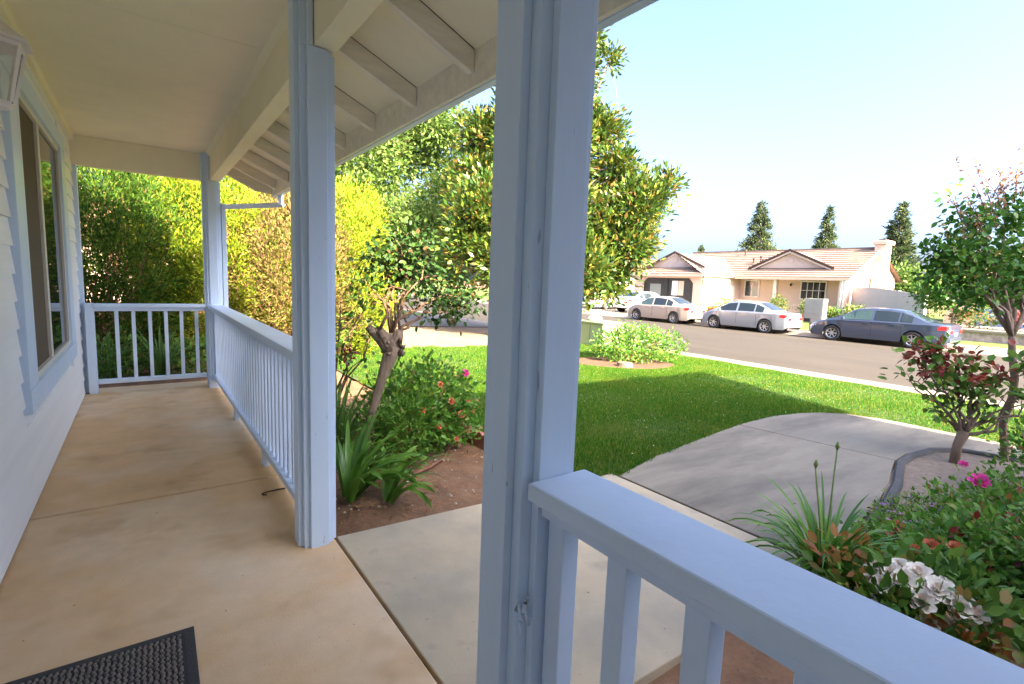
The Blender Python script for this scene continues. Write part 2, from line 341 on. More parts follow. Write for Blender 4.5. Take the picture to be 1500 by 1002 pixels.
# curved concrete edging
path = [(3.30,1.02),(3.66,1.13),(4.03,1.18),(4.5,1.25),(5.01,1.35),(5.45,1.47),(5.8,1.56),(6.2,1.585),(6.69,1.55),(7.05,1.38),(7.22,.9),(7.25,.2),(7.25,-2)]
b = MB()
pp = []
for i in range(len(path)-1):
    for s_ in range(4):
        t_ = s_/4; p0, p1 = path[i], path[i+1]; pp.append((p0[0]*(1-t_)+p1[0]*t_, p0[1]*(1-t_)+p1[1]*t_))
pr = [(-.04,-.1),(-.036,.03),(-.02,.05),(.02,.05),(.036,.03),(.04,-.1)]; n0 = len(pr)
for i, q in enumerate(pp):
    a = Vector(pp[min(i+1,len(pp)-1)])-Vector(pp[max(i-1,0)]); nrm = Vector((-a.y, a.x)).normalized()
    for u_, z_ in pr: b.v.append((q[0]+nrm.x*u_, q[1]+nrm.y*u_, g(q[0])+z_))
for i in range(len(pp)-1):
    for k_ in range(n0-1): b.f.append((i*n0+k_, i*n0+k_+1, (i+1)*n0+k_+1, (i+1)*n0+k_))
tag(b.build('bed_edging', M['edging'], angle=50), 'dark grey curved concrete edging between the walk and the rose bed', 'edging')

# ------------------------------------------------------------------ our house and its porch
HOUSE = thing('house', 'white lap-sided house with light blue porch posts, rails and cream porch ceiling', 'house', (0,0,0))
WX = -.555
wall = MB().box(WX-.25, WX-.02, -2.1, 7.25, -.15, 2.9).build('wall', M['white'], HOUSE)
Z0 = .012
for i in range(19):
    z = Z0+i*.148
    if z > 2.70: break
    z1 = min(z+.16, 2.79)
    segs = [(-2.1, 7.19)]
    if z1 > .56 and z < 2.53: segs = [(-2.1, 3.80), (6.22, 7.19)]
    for y0, y1 in segs:
        MB().prism([(WX-.021,y0,z),(WX+.004,y0,z),(WX-.012,y0,z1),(WX-.021,y0,z1)], (0,y1-y0,0)).build('siding_board', M['white'], wall)
MB().prism([(WX-.02,-2.1,2.70),(WX+.030,-2.1,2.70),(WX+.034,-2.1,2.715),(WX+.034,-2.1,2.757),(WX-.02,-2.1,2.757)], (0,9.3,0)).build('crown_moulding', M['cream'], HOUSE)
MB().box(WX-.02,WX+.035,7.19,7.27,0,2.757).build('corner_board', M['blue'], HOUSE, .003)
MB().box(WX-.25,WX-.02,7.26,7.27,-.15,2.9).build('end_wall_board', M['white'], HOUSE)

# window with sliding sash and insect screen
win = add('window', None, HOUSE)
def wb(n, y0, y1, z0, z1, x1, m, bev=.003, x0=WX-.03): return MB().box(x0, x1, y0, y1, z0, z1).build(n, m, win, bev)
YA, YB, ZA, ZB = 3.80, 6.22, .56, 2.53
wb('trim_board', YA, YA+.27, ZA+.14, ZB-.13, WX+.030, M['blue']); wb('trim_board', YB-.27, YB, ZA+.14, ZB-.13, WX+.030, M['blue'])
wb('trim_board', YA, YB, ZA, ZA+.139, WX+.034, M['blue']); wb('trim_board', YA, YB, ZB-.129, ZB, WX+.034, M['blue'])
ya, yb, za, zb = YA+.27, YB-.27, ZA+.14, ZB-.13
for nme, q in (('frame',(ya,yb,za,za+.035)),('frame',(ya,yb,zb-.035,zb)),('frame',(ya,ya+.03,za+.035,zb-.035)),('frame',(yb-.03,yb,za+.035,zb-.035))):
    wb(nme, *q, WX+.012, M['vinyl'], .002)
ym = 4.93
wb('meeting_stile', ym-.04, ym+.04, za+.035, zb-.035, WX+.006, M['vinyl'], .002)
wb('insect_screen', ya+.03, ym-.04, za+.035, zb-.035, WX-.012, M['insect'], 0)
wb('pane', ym+.04, yb-.03, za+.035, zb-.035, WX-.006, M['glassdark'], 0)

# posts: square core with a board on every face; beam rests on the outer part
PX = .696
def post(yc, down=False):
    p_ = add('post', None, HOUSE); h, t_, w = .073, .021, .045; zb_ = 2.448
    MB().box(PX-h, PX+h, yc-h, yc+h, 0, zb_).build('core', M['blue'], p_, .002)
    MB().box(PX-h, .680, yc-h, yc+h, zb_+.001, 2.757).build('core_upper', M['blue'], p_, .002)
    def bd(x0,x1,y0,y1,z1=zb_): MB().box(x0,x1,y0,y1,0,z1).build('trim_board', M['blue'], p_, .002)
    bd(PX-h-t_, PX-h, yc-w, yc+w, 2.757); bd(PX+h, PX+h+t_, yc-w, yc+w, 2.44)
    bd(PX-w, PX+w, yc-h-t_, yc-h, zb_-.002); bd(PX-w, PX+w, yc+h, yc+h+t_, zb_-.002)
    MB().box(PX-w, .679, yc-h-t_, yc-h, zb_, 2.757).build('trim_board_upper', M['blue'], p_, .003)
    return p_
YN, YL, YF = .87, 2.657, 7.12
pn = post(YN); post(YL); post(YF)
# caulk blob on the near post
bl = MB()
for s_ in range(7):
    a = random.uniform(0,6.28); c_ = Vector((.622+random.uniform(-.004,.004), YN-.085+random.uniform(-.014,.012), .715+random.uniform(-.028,.028)))
    bl.tube([c_, c_+Vector((random.uniform(-.006,.006), random.uniform(-.02,.0), random.uniform(-.03,.03))), c_+Vector((0,random.uniform(-.02,.01),random.uniform(-.045,.03)))], [.0015,.005,.001], 6)
bl.build('caulk_blob', M['bluerail'], pn, smooth=True)

def baluster_mesh(z0, z1, s_=.038):
    return MB().box(-s_/2, s_/2, -s_/2, s_/2, z0, z1)
def railing(name_axis, c0, c1, fixed, step, w=.036, rw=.16, first=None):
    """axis 'y': runs along y at x=fixed ; axis 'x': runs along x at y=fixed"""
    r_ = add('railing', None, HOUSE); ax = name_axis
    def bx(n, a0, a1, o0, o1, z0, z1, bev=.005, m='bluerail'):
        if ax == 'y': return MB().box(fixed+o0, fixed+o1, a0, a1, z0, z1).build(n, M[m], r_, bev)
        return MB().box(a0, a1, fixed+o0, fixed+o1, z0, z1).build(n, M[m], r_, bev)
    bx('top_rail', c0, c1, -rw/2, rw/2, .957, .995)
    bx('sub_rail', c0+.002, c1-.002, -.042, .042, .915, .9565, .003)
    bx('bottom_rail', c0+.002, c1-.002, -.042, .042, .105, .150, .003)
    a = c0+(first if first is not None else step); src = None
    while a < c1-.02:
        if src is None:
            src = baluster_mesh(.1505, .9145, w).build('baluster', M['bluerail'], r_, .003); o = src
        else:
            o = src.copy(); C.objects.link(o)
        o.parent = r_; o.location = (fixed, a, 0) if ax == 'y' else (a, fixed, 0); a += step
    return r_
railing('y', YL+.095, YF-.095, .70, .118)
railing('x', WX+.115, PX-.095, YF+.03, .152, first=.19)
rn = railing('y', -1.2, YN-.095, .70, .167, w=.046, first=.108)
for y in (3.9, 5.3): MB().box(.66,.70,y,y+.09,0,.104).build('foot_block', M['bluerail'], HOUSE, .003)
MB().box(WX+.036,WX+.115,YF-.02,YF+.08,0,1.0).build('half_post', M['blue'], HOUSE, .004)
MB().box(PX-.094,PX+.02,YF-.2,YF-.10,0,.10).build('foot_block', M['bluerail'], HOUSE, .003)

# beams, ceiling, rafters, fascia, gutter, roof
MB().box(.683,.789,-2.1,YF+.10,2.450,2.757).build('beam', M['cream'], HOUSE, .004)
MB().box(WX-.02,.681,YF+.04,YF+.13,2.455,2.757).build('end_beam', M['cream'], HOUSE, .004)
cl = add('ceiling', None, HOUSE)
for y0, y1 in ((-2.1,1.148),(1.152,3.588),(3.592,6.028),(6.032,YF+.14)):
    MB().box(WX-.02,.80,y0,y1,2.758,2.775).build('ceiling_panel', M['cream'], cl, .0015)
MB().prism([(.650,-2.1,2.757),(.682,-2.1,2.757),(.682,-2.1,2.715)],(0,YF+2.1,0)).build('cove_moulding', M['cream'], HOUSE)
PIT = .43; EY0, EY1 = -1.6, 6.66
def zs(x): return 2.445+(1.27-x)*PIT     # underside of sheathing
yr = 2.105-.61*6; pan = []
while yr < EY1:
    MB().prism([(.7905,yr,zs(.7905)),(1.268,yr,zs(1.268)),(1.268,yr,zs(1.268)-.098),(1.255,yr,zs(1.255)-.105),(.7905,yr,zs(.7905)-.105)],(0,.042,0)).build('rafter', M['creamwood'], HOUSE, .002)
    MB().prism([(.7905,yr+.046,zs(.7905)+.001),(1.269,yr+.046,zs(1.269)+.001),(1.269,yr+.046,zs(1.269)+.014),(.7905,yr+.046,zs(.7905)+.014)],(0,.560,0)).build('soffit_panel', M['cream'], HOUSE)
    yr += .61
MB().prism([(.80,EY1-.05,zs(.80)),(1.268,EY1-.05,zs(1.268)),(1.268,EY1-.05,2.32),(1.1,EY1-.05,2.335),(.80,EY1-.05,zs(.80)-.17)],(0,.05,0)).build('barge_rafter', M['creamwood'], HOUSE, .003)
MB().box(1.270,1.292,EY0,EY1,2.290,2.455).build('fascia', M['creamwood'], HOUSE, .002)
MB().prism([(1.294,EY0,2.287),(1.335,EY0,2.287),(1.352,EY0,2.33),(1.352,EY0,2.415),(1.294,EY0,2.415)],(0,EY1-EY0+.03,0)).build('gutter', M['blue'], HOUSE, .003)
dn = MB(); dn.tube([(1.325,6.42,2.30),(1.325,6.42,2.19)], .028, 4); dn.build('downspout_outlet', M['blue'], HOUSE)
dn = MB(); dn.tube([(1.345,6.40,2.185),(.815,YF-.02,2.165)], .028, 4); dn.build('downspout_arm', M['blue'], HOUSE)
MB().box(.795,.845,YF-.05,YF+.02,.05,2.20).build('downspout', M['blue'], HOUSE, .006)
rf = MB()
rx = -4.2; ry0, ry1 = -1.7, 6.70
rf.prism([(1.36,ry0,zs(1.36)+.016),(.80,ry0,zs(.80)+.016),(.80,ry0,2.779),(rx,ry0,zs(rx)+.1),(rx,ry0,zs(rx)+.25),(.80,ry0,2.88),(1.36,ry0,zs(1.36)+.07)],(0,ry1-ry0,0))
rf.prism([(rx,ry0,zs(rx)+.016),(-9.6,ry0,zs(1.36)+.016),(-9.6,ry0,zs(1.36)+.06),(rx,ry0,zs(rx)+.09)],(0,ry1-ry0+.4,0))
rf.prism([(.4,6.705,zs(.4)+.016),(rx,6.705,zs(rx)+.016),(rx,6.705,zs(rx)+.09),(.4,6.705,zs(.4)+.085)],(0,.75,0))
rf.build('roof', M['shingle'], HOUSE)
MB().box(-9,WX-.26,-2.1,7.25,-.15,2.9).build('body', M['white'], HOUSE)
MB().prism([(-9,7.0,2.9),(WX,7.0,2.9),(WX,7.0,zs(WX)),(rx,7.0,zs(rx)),(-9,7.0,2.95)],(0,.24,0)).build('gable_wall', M['white'], HOUSE)
# unseen garage wing, added at right; roof shaped to shade walk and lawn
PK = (9.47,-4.8,6.3); EV = 2.6
MB().box(-9,7.98,-7.4,-2.15,-.4,2.54).build('unseen_garage_wing', M['white'], HOUSE)
gr = MB()
gr.prism([(8.14,-1.76,EV),(PK[0],PK[1],PK[2]),(-9,PK[1],PK[2]),(-9,-1.76,EV)], (0,0,.14))
gr.prism([(7.86,PK[1]-.05,2.55),(7.86,-1.8,2.55),(7.86,PK[1]-.05,6.25)],(.1,0,0))
gr.box(-9,7.85,PK[1]-.3,PK[1]-.1,2.52,6.2)
gr.build('garage_roof', M['shingle'], HOUSE)  # unseen roof, gable and tall wall, shaped for their cast shadow

# lantern on the wall
LN = thing('wall_lantern', 'white six-sided carriage lantern mounted on the porch wall beside the window', 'lantern', (-.405,2.60,0))
def hexring(r0, z): return [(r0*math.cos(R(30+60*k)), r0*math.sin(R(30+60*k)), z) for k in range(6)]
def hexloft(rings, n, m, par, bev=0):
    b_ = MB(); b_.v = [p_ for r0, z in rings for p_ in hexring(r0, z)]
    for i in range(len(rings)-1):
        for k_ in range(6): b_.f.append((i*6+k_, i*6+(k_+1)%6, (i+1)*6+(k_+1)%6, (i+1)*6+k_))
    b_.f += [tuple(range(6))[::-1], tuple((len(rings)-1)*6+k_ for k_ in range(6))]
    return b_.build(n, m, par, bev)
hexloft([(.128,2.168),(.128,2.176),(.075,2.215),(.03,2.245),(.012,2.27)], 'cap', M['lantern'], LN)
hexloft([(.05,1.945),(.062,1.955),(.062,1.966)], 'base', M['lantern'], LN)
hexloft([(.102,2.152),(.104,2.167)], 'top_ring', M['lantern'], LN)
for k in range(6):
    a = R(30+60*k); b_ = MB(); b_.tube([(.06*math.cos(a),.06*math.sin(a),1.966),(.1*math.cos(a),.1*math.sin(a),2.153)], .0085, 4); b_.build('bar', M['lantern'], LN)
    a2 = R(90+60*k)
    p_ = [(.058*math.cos(a),.058*math.sin(a),1.967),(.058*math.cos(a2),.058*math.sin(a2),1.967),(.097*math.cos(a2),.097*math.sin(a2),2.152),(.097*math.cos(a),.097*math.sin(a),2.152)]
    MB().quad(*p_).build('pane', M['clear'], LN)
MB().lathe([(.009,1.966),(.009,2.03)], n=8).build('candle_tube', M['lantern'], LN)
MB().lathe([(.006,2.03),(.014,2.05),(.015,2.065),(.008,2.09),(.002,2.105)], n=8).build('bulb', M['clear'], LN, smooth=True)
MB().box(-.148,-.12,-.045,.045,1.95,2.16).build('back_plate', M['lantern'], LN, .004)
b_ = MB(); b_.tube([(-.13,0,2.0),(-.10,0,1.93),(-.04,0,1.92),(0,0,1.945)], .009, 6); b_.build('arm', M['lantern'], LN)

# doormat
DM = thing('doormat', 'dark rubber-edged doormat with ribbed grey-brown carpet on the porch floor', 'doormat', (.112,2.204,0), R(-1))
MB().box(-.80,0,-1.15,0,.0015,.008).build('border', M['matb'], DM, .002)
MB().box(-.765,-.032,-1.118,-.032,.0085,.011).build('carpet_backing', M['matd'], DM)
V = []; Fq = []
x = -.758
while x < -.045:
    y = -1.11
    while y < -.045:
        dx = .008; n = len(V); o = .004*((int((y+2)/.016))%2)
        V += [(x+o,y,.011),(x+o+.011,y,.011),(x+o+.011,y+.0125,.011),(x+o,y+.0125,.011),(x+o+.0025,y+.002,.0165),(x+o+.0085,y+.002,.0165),(x+o+.0085,y+.0105,.0165),(x+o+.0025,y+.0105,.0165)]
        Fq += [(n+4,n+5,n+6,n+7),(n,n+1,n+5,n+4),(n+1,n+2,n+6,n+5),(n+2,n+3,n+7,n+6),(n+3,n,n+4,n+7)]
        y += .0145
    x += .0175
tag(np_mesh('carpet_tufts', V, Fq, M['matc'], DM), kind='stuff')

# small iron hook lying by the rail
b_ = MB(); b_.tube([(.70,3.40,.01),(.66,3.40,.012),(.60,3.395,.012),(.575,3.39,.012),(.560,3.375,.012),(.566,3.355,.012),(.585,3.352,.012)], .005, 6)
tag(b_.build('iron_hook', M['rust'], smooth=True), 'small rusty iron hook lying on the porch floor beside the blue post', 'hook')
#PART2
# ------------------------------------------------------------------ plant helpers
LT = {'diamond': (np.array([(0,0,0),(.5,.45,.10),(0,1,-.04),(-.5,.45,.10)]), np.array([(0,1,2,3)])),
      'oval': (np.array([(0,0,0),(.42,.28,.09),(.44,.62,.07),(0,1,-.08),(-.44,.62,.07),(-.42,.28,.09)]), np.array([(0,1,2,3),(0,3,4,5)])),
      'petal': (np.array([(0,0,0),(.30,.22,.10),(.52,.58,.20),(.40,.90,.12),(0,1.0,-.06),(-.40,.90,.12),(-.52,.58,.20),(-.30,.22,.10)]), np.array([(0,1,2),(0,2,3),(0,3,4),(0,4,5),(0,5,6),(0,6,7)])),
      'tri': (np.array([(-.5,0,0),(.5,0,0),(0,1,0)]), np.array([(0,1,2)]))}
def unit(a): return a/np.maximum(np.linalg.norm(a, axis=-1, keepdims=True), 1e-9)
def inst(kind, pos, d, nrm, ln, wd):
    T, Fc = LT[kind]; d = unit(d); x = unit(np.cross(d, nrm)); z = np.cross(x, d); N_ = len(pos)
    ln = np.broadcast_to(ln, (N_,)); wd = np.broadcast_to(wd, (N_,))
    V_ = (pos[:,None,:] + T[None,:,0,None]*x[:,None,:]*wd[:,None,None] + T[None,:,1,None]*d[:,None,:]*ln[:,None,None] + T[None,:,2,None]*z[:,None,:]*wd[:,None,None])
    F_ = Fc[None]+ (np.arange(N_)*len(T))[:,None,None]
    return V_.reshape(-1,3), F_.reshape(-1, Fc.shape[1])
def rsph(n): return unit(rng.normal(size=(n,3)))
def blob_pts(blobs, n, shell=.55, squash=None):
    """clustered points through ellipsoid volumes; blobs: (cx,cy,cz, rx,ry,rz)"""
    B = np.array(blobs, float); w = (B[:,3]*B[:,4]*B[:,5])**.67; w /= w.sum()
    i = rng.choice(len(B), n, p=w); u = rsph(n); r = shell+(1-shell)*rng.random(n)**.7
    return B[i,:3]+u*B[i,3:]*r[:,None], u
def leaves(name, parent, m, blobs, n_cl, per, sig, ln, wd, kind='diamond', shell=.5, out=.7, up=.25, lvar=.3, zmin=None):
    c, u = blob_pts(blobs, n_cl, shell); k_ = np.repeat(np.arange(n_cl), per); n = len(k_)
    off = rng.normal(size=(n,3))*sig; p_ = c[k_]+off
    d = u[k_]*out + rsph(n)*.8 + unit(off)*.5 + np.array([0,0,up]); nr = rsph(n)*.7+np.array([0,0,.8])+u[k_]*.3
    if zmin is not None: kp = p_[:,2] > zmin; p_, d, nr = p_[kp], d[kp], nr[kp]; n = len(p_)
    s_ = 1+lvar*(rng.random(n)*2-1)
    V_, F_ = inst(kind, p_, d, nr, ln*s_, wd*s_)
    return np_mesh(name, V_, F_, m, parent), c
def limb(b, p0, p1, r0, r1, wob=.06, seg=5, n=6):
    p0, p1 = Vector(p0), Vector(p1); L_ = (p1-p0).length; pts = []
    for i in range(seg+1):
        t_ = i/seg; q = p0.lerp(p1, t_)
        if 0 < i < seg: q += Vector((random.uniform(-1,1),random.uniform(-1,1),random.uniform(-.6,.6)))*wob*L_
        q.z += math.sin(t_*math.pi)*L_*.05; pts.append(q)
    b.tube(pts, [r0+(r1-r0)*i/seg for i in range(seg+1)], n); return pts
def tree(name, label, base, fork, blobs, m, bark, n_cl, per, sig, ln, wd, r0, kind='diamond', cat='tree', group=None, twigs=60, **kw):
    T_ = thing(name, label, cat, base, 0, group); bx, by, bz = base
    bl_ = [(x-bx,y-by,z-bz,a,b2,c2) for x,y,z,a,b2,c2 in blobs]
    o, c = leaves('crown', T_, m, bl_, n_cl, per, sig, ln, wd, kind, **kw)
    b = MB(); f_ = Vector(fork)-Vector(base); limb(b, (0,0,-.1), f_, r0, r0*.72, .03, 6, 9); ends = []
    for q in bl_: ends.append(limb(b, f_, Vector(q[:3]), r0*.5, r0*.12, .06, 5, 6))
    for k_ in range(twigs):
        t_ = Vector(c[rng.integers(len(c))]); e = min(ends, key=lambda E_: (E_[3]-t_).length); limb(b, e[random.choice((2,3,4,5))], t_, r0*.09, r0*.02, .06, 3, 4)
    b.build('trunk', bark, T_, smooth=True); return T_
def ribbon(pts, w, nrm_hint=(0,0,1), fold=.25):
    """strap leaf: returns verts (3 per station) and faces"""
    pts = np.array(pts); n = len(pts); tg = unit(np.gradient(pts, axis=0)); sx = unit(np.cross(tg, np.array(nrm_hint)+1e-3)); up = np.cross(sx, tg)
    t_ = np.linspace(0,1,n); ww = w*np.clip(np.minimum(1, .55+1.2*t_)*np.sqrt(np.maximum(1-t_**2.2,0))+.02, .03, 1)
    V_ = np.stack([pts-sx*ww[:,None]/2+up*ww[:,None]*fold/2, pts, pts+sx*ww[:,None]/2+up*ww[:,None]*fold/2], 1).reshape(-1,3)
    F_ = []
    for i in range(n-1):
        for k_ in (0,1): F_.append((3*i+k_, 3*i+k_+1, 3*i+k_+4, 3*i+k_+3))
    return V_, np.array(F_)
def strap_clump(name, label, base, n, length, width, spread, m, cat='plant', arch=1.0, seg=9, group=None, az=None, tmin=.08):
    T_ = thing(name, label, cat, base, 0, group); Vs, Fs, o = [], [], 0
    for i in range(n):
        a = random.uniform(0, 6.283) if az is None else random.uniform(*az)
        L_ = length*random.uniform(.6,1.1); tilt = random.uniform(tmin,1)*spread; r0 = random.uniform(0,.05)*length*2
        p0 = np.array([math.cos(a)*r0, math.sin(a)*r0, 0]); h = np.array([math.cos(a), math.sin(a), 0]); pts = [p0]; th = tilt*.4
        for s_ in range(seg):
            th += tilt*arch*1.9/seg*(.4+1.2*s_/seg); st = L_/seg
            pts.append(pts[-1]+(h*math.sin(th)+np.array([0,0,1])*math.cos(th))*st)
        pts = np.array(pts); pts[:,2] = np.maximum(pts[:,2], .012)
        V_, F_ = ribbon(pts, width*random.uniform(.7,1.15), (-h[0]*.9+random.uniform(-.3,.3), -h[1]*.9+random.uniform(-.3,.3), .5)); Vs.append(V_); Fs.append(F_+o); o += len(V_)
    np_mesh('leaves', np.concatenate(Vs), np.concatenate(Fs), m, T_, True); return T_
def rose_verts(c, r, facing=(0,0,1)):
    """layered cupped petals round a centre"""
    P_, D_, N_, L_, W_ = [], [], [], [], []
    f_ = unit(np.array(facing, float)); a1 = unit(np.cross(f_, [.3,.5,.81])); a2 = np.cross(f_, a1)
    for ring, (k_, op, ll) in enumerate(((3,.12,.62),(5,.40,.85),(6,.75,1.0),(7,1.15,1.05))):
        for i in range(k_):
            a = 2*math.pi*(i+.5*ring)/k_+random.uniform(-.2,.2); rad = a1*math.cos(a)+a2*math.sin(a)
            P_.append(np.array(c)+rad*r*.12*ring); D_.append(rad*math.sin(op)+f_*math.cos(op)+rng.normal(size=3)*.06); N_.append(f_*math.sin(op)-rad*math.cos(op)); L_.append(r*ll); W_.append(r*.85)
    return [np.array(q) for q in (P_,D_,N_,L_,W_)]
def flowers(parent, spots, m, name='flower'):
    """each bloom its own part"""
    for c, r, f_ in spots:
        P_,D_,N_,L_,W_ = rose_verts(c, r, f_); V_, F_ = inst('petal', P_, D_, N_, L_, W_); np_mesh(name, V_, F_, m, parent)
def small_flowers(parent, pts, r, m, name='flowers'):
    n = len(pts); k_ = 5; pos = np.repeat(pts, k_, 0); a = np.tile(np.arange(k_)*2*np.pi/k_, n)+np.repeat(rng.random(n)*6,k_)
    d = np.stack([np.cos(a),np.sin(a),.5*np.ones_like(a)],1)+rng.normal(size=(n*k_,3))*.25
    V_, F_ = inst('oval', pos, d, np.tile([0,0,1.],(n*k_,1))+rng.normal(size=(n*k_,3))*.3, r, r*.9); return tag(np_mesh(name, V_, F_, m, parent), kind='stuff')
def bush(name, label, base, blobs, m, n_cl, per, sig, ln, wd, stems=14, cane='cane', cat='bush', kind='oval', r0=.012, group=None, **kw):
    T_ = thing(name, label, cat, base, 0, group)
    o, c = leaves('leaves', T_, M[m] if isinstance(m, str) else m, blobs, n_cl, per, sig, ln, wd, kind, zmin=.01, **kw)
    b = MB()
    for k_ in range(stems):
        t_ = Vector(c[rng.integers(len(c))]); s0 = Vector((random.uniform(-.06,.06),random.uniform(-.06,.06),-.03)); limb(b, s0, t_, r0, r0*.3, .06, 5, 5)
    if stems: b.build('stems', M[cane], T_, smooth=True)
    T_['_c'] = 0; del T_['_c']
    return T_, c

# ------------------------------------------------------------------ lawn grass
def in_lawn(x, y):
    wx = np.array([p_[0] for p_ in WL]); wy = np.array([p_[1] for p_ in WL])
    edge = np.where(x < 2.98, 2.62, np.interp(x, wx, wy)); edge = np.where(x > 8.07, -99, edge)
    r_ = ((x-8.55)/1.25)**2+((y-7.45)/.92)**2
    return (x > 2.44+.05*np.sin(y*9))&(x < 11.56)&(y < 10.5+.12*np.sin(x*5)+.1*np.sin(x*13))&(y > edge-.005-.03*np.abs(np.sin(x*23)*np.sin(x*7.3+1)))&(r_ > 1)
def grass(n, box, lo, hi, w):
    x = rng.uniform(box[0],box[1],n); y = rng.uniform(box[2],box[3],n); k_ = in_lawn(x,y); x, y = x[k_], y[k_]; n = len(x)
    h = rng.uniform(lo,hi,n)*(1+.35*np.sin(x*2.1+y*1.3)*np.sin(y*2.7-x))
    p_ = np.stack([x,y,gz(x)+.008],1); d = np.stack([rng.normal(size=n)*.55, rng.normal(size=n)*.55, np.ones(n)],1)
    return inst('tri', p_, d, rsph(n), h, w)
parts = [grass(240000,(2.4,8.1,2.5,7.0),.025,.055,.007), grass(120000,(2.4,12,5.5,10.7),.03,.06,.010), grass(90000,(8,12,-1.5,7.5),.03,.055,.009)]
o_ = 0; Vs, Fs = [], []
for V_, F_ in parts: Vs.append(V_); Fs.append(F_+o_); o_ += len(V_)
tag(np_mesh('grass', np.concatenate(Vs), np.concatenate(Fs), M['grass']), 'short mown green lawn grass between the flower bed and the street', 'grass', kind='stuff')
x = rng.uniform(3,9,900); y = rng.uniform(2.8,7,900); k_ = in_lawn(x,y); pts = np.stack([x[k_],y[k_],gz(x[k_])+.055],1)
tag(small_flowers(None, pts[:130], .008, M['petalw'], 'clover'), 'tiny white clover heads dotted through the shaded lawn', 'clover', kind='stuff')

# ------------------------------------------------------------------ left bed
def G(x, y, dz=0): return (x, y, g(x)+dz)
# terracotta scalloped edging pieces between bed and lawn
names = ['foremost terracotta scalloped edging piece beside the shaded lawn','second terracotta scalloped edging piece along the lawn','third terracotta scalloped edging piece along the lawn','fourth terracotta scalloped edging piece, nearest the rounded rose bush','terracotta scalloped edging piece half hidden behind the rose bush']
for i in range(5):
    y0 = 2.95+i*.305; b = MB(); n = 25; pr = []
    for k_ in range(n):
        t_ = k_/(n-1); pr.append((2.40+.012*math.sin(i*2.1), y0+t_*.295, g(2.4)+.115+.025*abs(math.sin(t_*math.pi*3))))
    b.prism([(pr[0][0],y0,g(2.4)-.05)]+pr+[(pr[0][0],y0+.295,g(2.4)-.05)], (.035,0,0))
    tag(b.build('edging_piece', M['terra'], bevel=.004), names[i], 'edging', 'scalloped edging pieces')
# iris by the post
strap_clump('strap_leaf_plant','broad strap-leaved plant growing against the blue post at the porch corner',G(1.02,3.12,-.01), 50, .62, .048, 1.1, M['strap'], az=(-1.7,1.7), tmin=.25)
strap_clump('strap_leaf_plant','tall strap-leaved plant further along the porch rail behind the post', G(1.12,3.75,-.01), 38, .72, .04, .75, M['iris'], az=(-1.5,1.5))
strap_clump('strap_leaf_plant','low strap-leaved plant with leaves drooping over the brown soil', G(1.22,2.98,-.01), 18, .56, .046, 1.2, M['strap'], az=(-1.4,1.4), tmin=.4)
# standard rose with gnarled trunk
T_ = thing('rose_tree','old rose tree with pale gnarled trunk and green crown darkened as shade before the lawn','rose tree', G(1.30,3.60)); b = MB()
kn = Vector((.22,.0,.93)); b.tube([(-.02,0,-.05),(.02,.0,.22),(.07,.01,.46),(.13,.0,.68),(.19,0,.84),kn], [.038,.034,.032,.036,.056,.062], 9)
for e, r_ in (((.03,.02,1.08),.030),((.10,-.03,1.06),.032),((.28,.02,1.05),.034),((.22,.05,1.02),.03)): b.tube([kn-Vector((0,0,.06)), (kn+Vector(e))/2+Vector((0,0,-.01)), e], [.055,.05,r_*.9], 7)
for k_ in range(26):
    a = random.uniform(0,6.28); c_ = kn+Vector((math.cos(a)*.06,math.sin(a)*.06,random.uniform(-.08,.06))); b.tube([c_, c_+Vector((math.cos(a)*.03,math.sin(a)*.03,random.uniform(-.02,.05)))], [.02,.007], 5)
b.build('trunk', M['palebark'], T_, smooth=True)
b = MB(); tips = []
bl_ = [(.40,.05,1.50,.30,.26,.20),(.62,.06,1.30,.28,.24,.18),(.42,.0,1.70,.22,.22,.16),(.25,.1,1.55,.2,.2,.22),(.80,.1,1.22,.2,.18,.14),(.10,.05,1.62,.16,.15,.12)]
for k_ in range(9):
    q = bl_[k_%6]; t_ = Vector((q[0]+random.uniform(-1,1)*q[3]*.4, q[1]+random.uniform(-1,1)*q[4]*.4, q[2]+random.uniform(-1,1)*q[5]*.5)); s0 = Vector(random.choice(((.28,.02,1.05),(.22,.05,1.02),(.10,-.03,1.06))))
    pts = limb(b, s0, t_, .013, .004, .10, 6, 5)
    for j_ in (2,3,4,5):
        e = pts[j_]+Vector((random.uniform(-.2,.2),random.uniform(-.15,.15),random.uniform(-.02,.2))); limb(b, pts[j_], e, .006, .002, .08, 3, 4)
b.build('branches', M['cane'], T_, smooth=True)
leaves('crown', T_, M['roseshade'], bl_, 230, 8, .05, .046, .031, 'oval', shell=.1, out=.4, up=-.05)
# spindly rose left of it
T_ = thing('rose_bush','spindly rose bush with bare canes and a few red young leaves by the post','rose bush', G(1.18,4.15)); b = MB(); Tp = []
for e in ((-.02,.05,1.30),(.10,.10,1.35),(.30,.1,1.28),(.42,.05,1.1),(.2,-.05,1.42),(-.08,.0,1.1),(.05,.15,1.0),(.36,.2,1.34)):
    pts = limb(b, (random.uniform(-.04,.04),random.uniform(-.04,.04),-.03), e, .014, .004, .06, 6, 5); Tp.append(e)
    for j in (3,4): q = pts[j]; t_ = q+Vector((random.uniform(-.18,.18),random.uniform(-.12,.12),random.uniform(.05,.22))); limb(b, q, t_, .006, .002, .06, 3, 4); Tp.append(tuple(t_))
b.build('canes', M['cane'], T_, smooth=True)
leaves('leaves', T_, M['rosegreen'], [(*e,.09,.09,.09) for e in Tp], 75, 6, .04, .05, .034, 'oval', shell=.1)
leaves('young_leaves', T_, M['rosered'], [(*e,.05,.05,.04) for e in Tp[::5]], 12, 7, .025, .045, .026, 'oval', shell=.1)
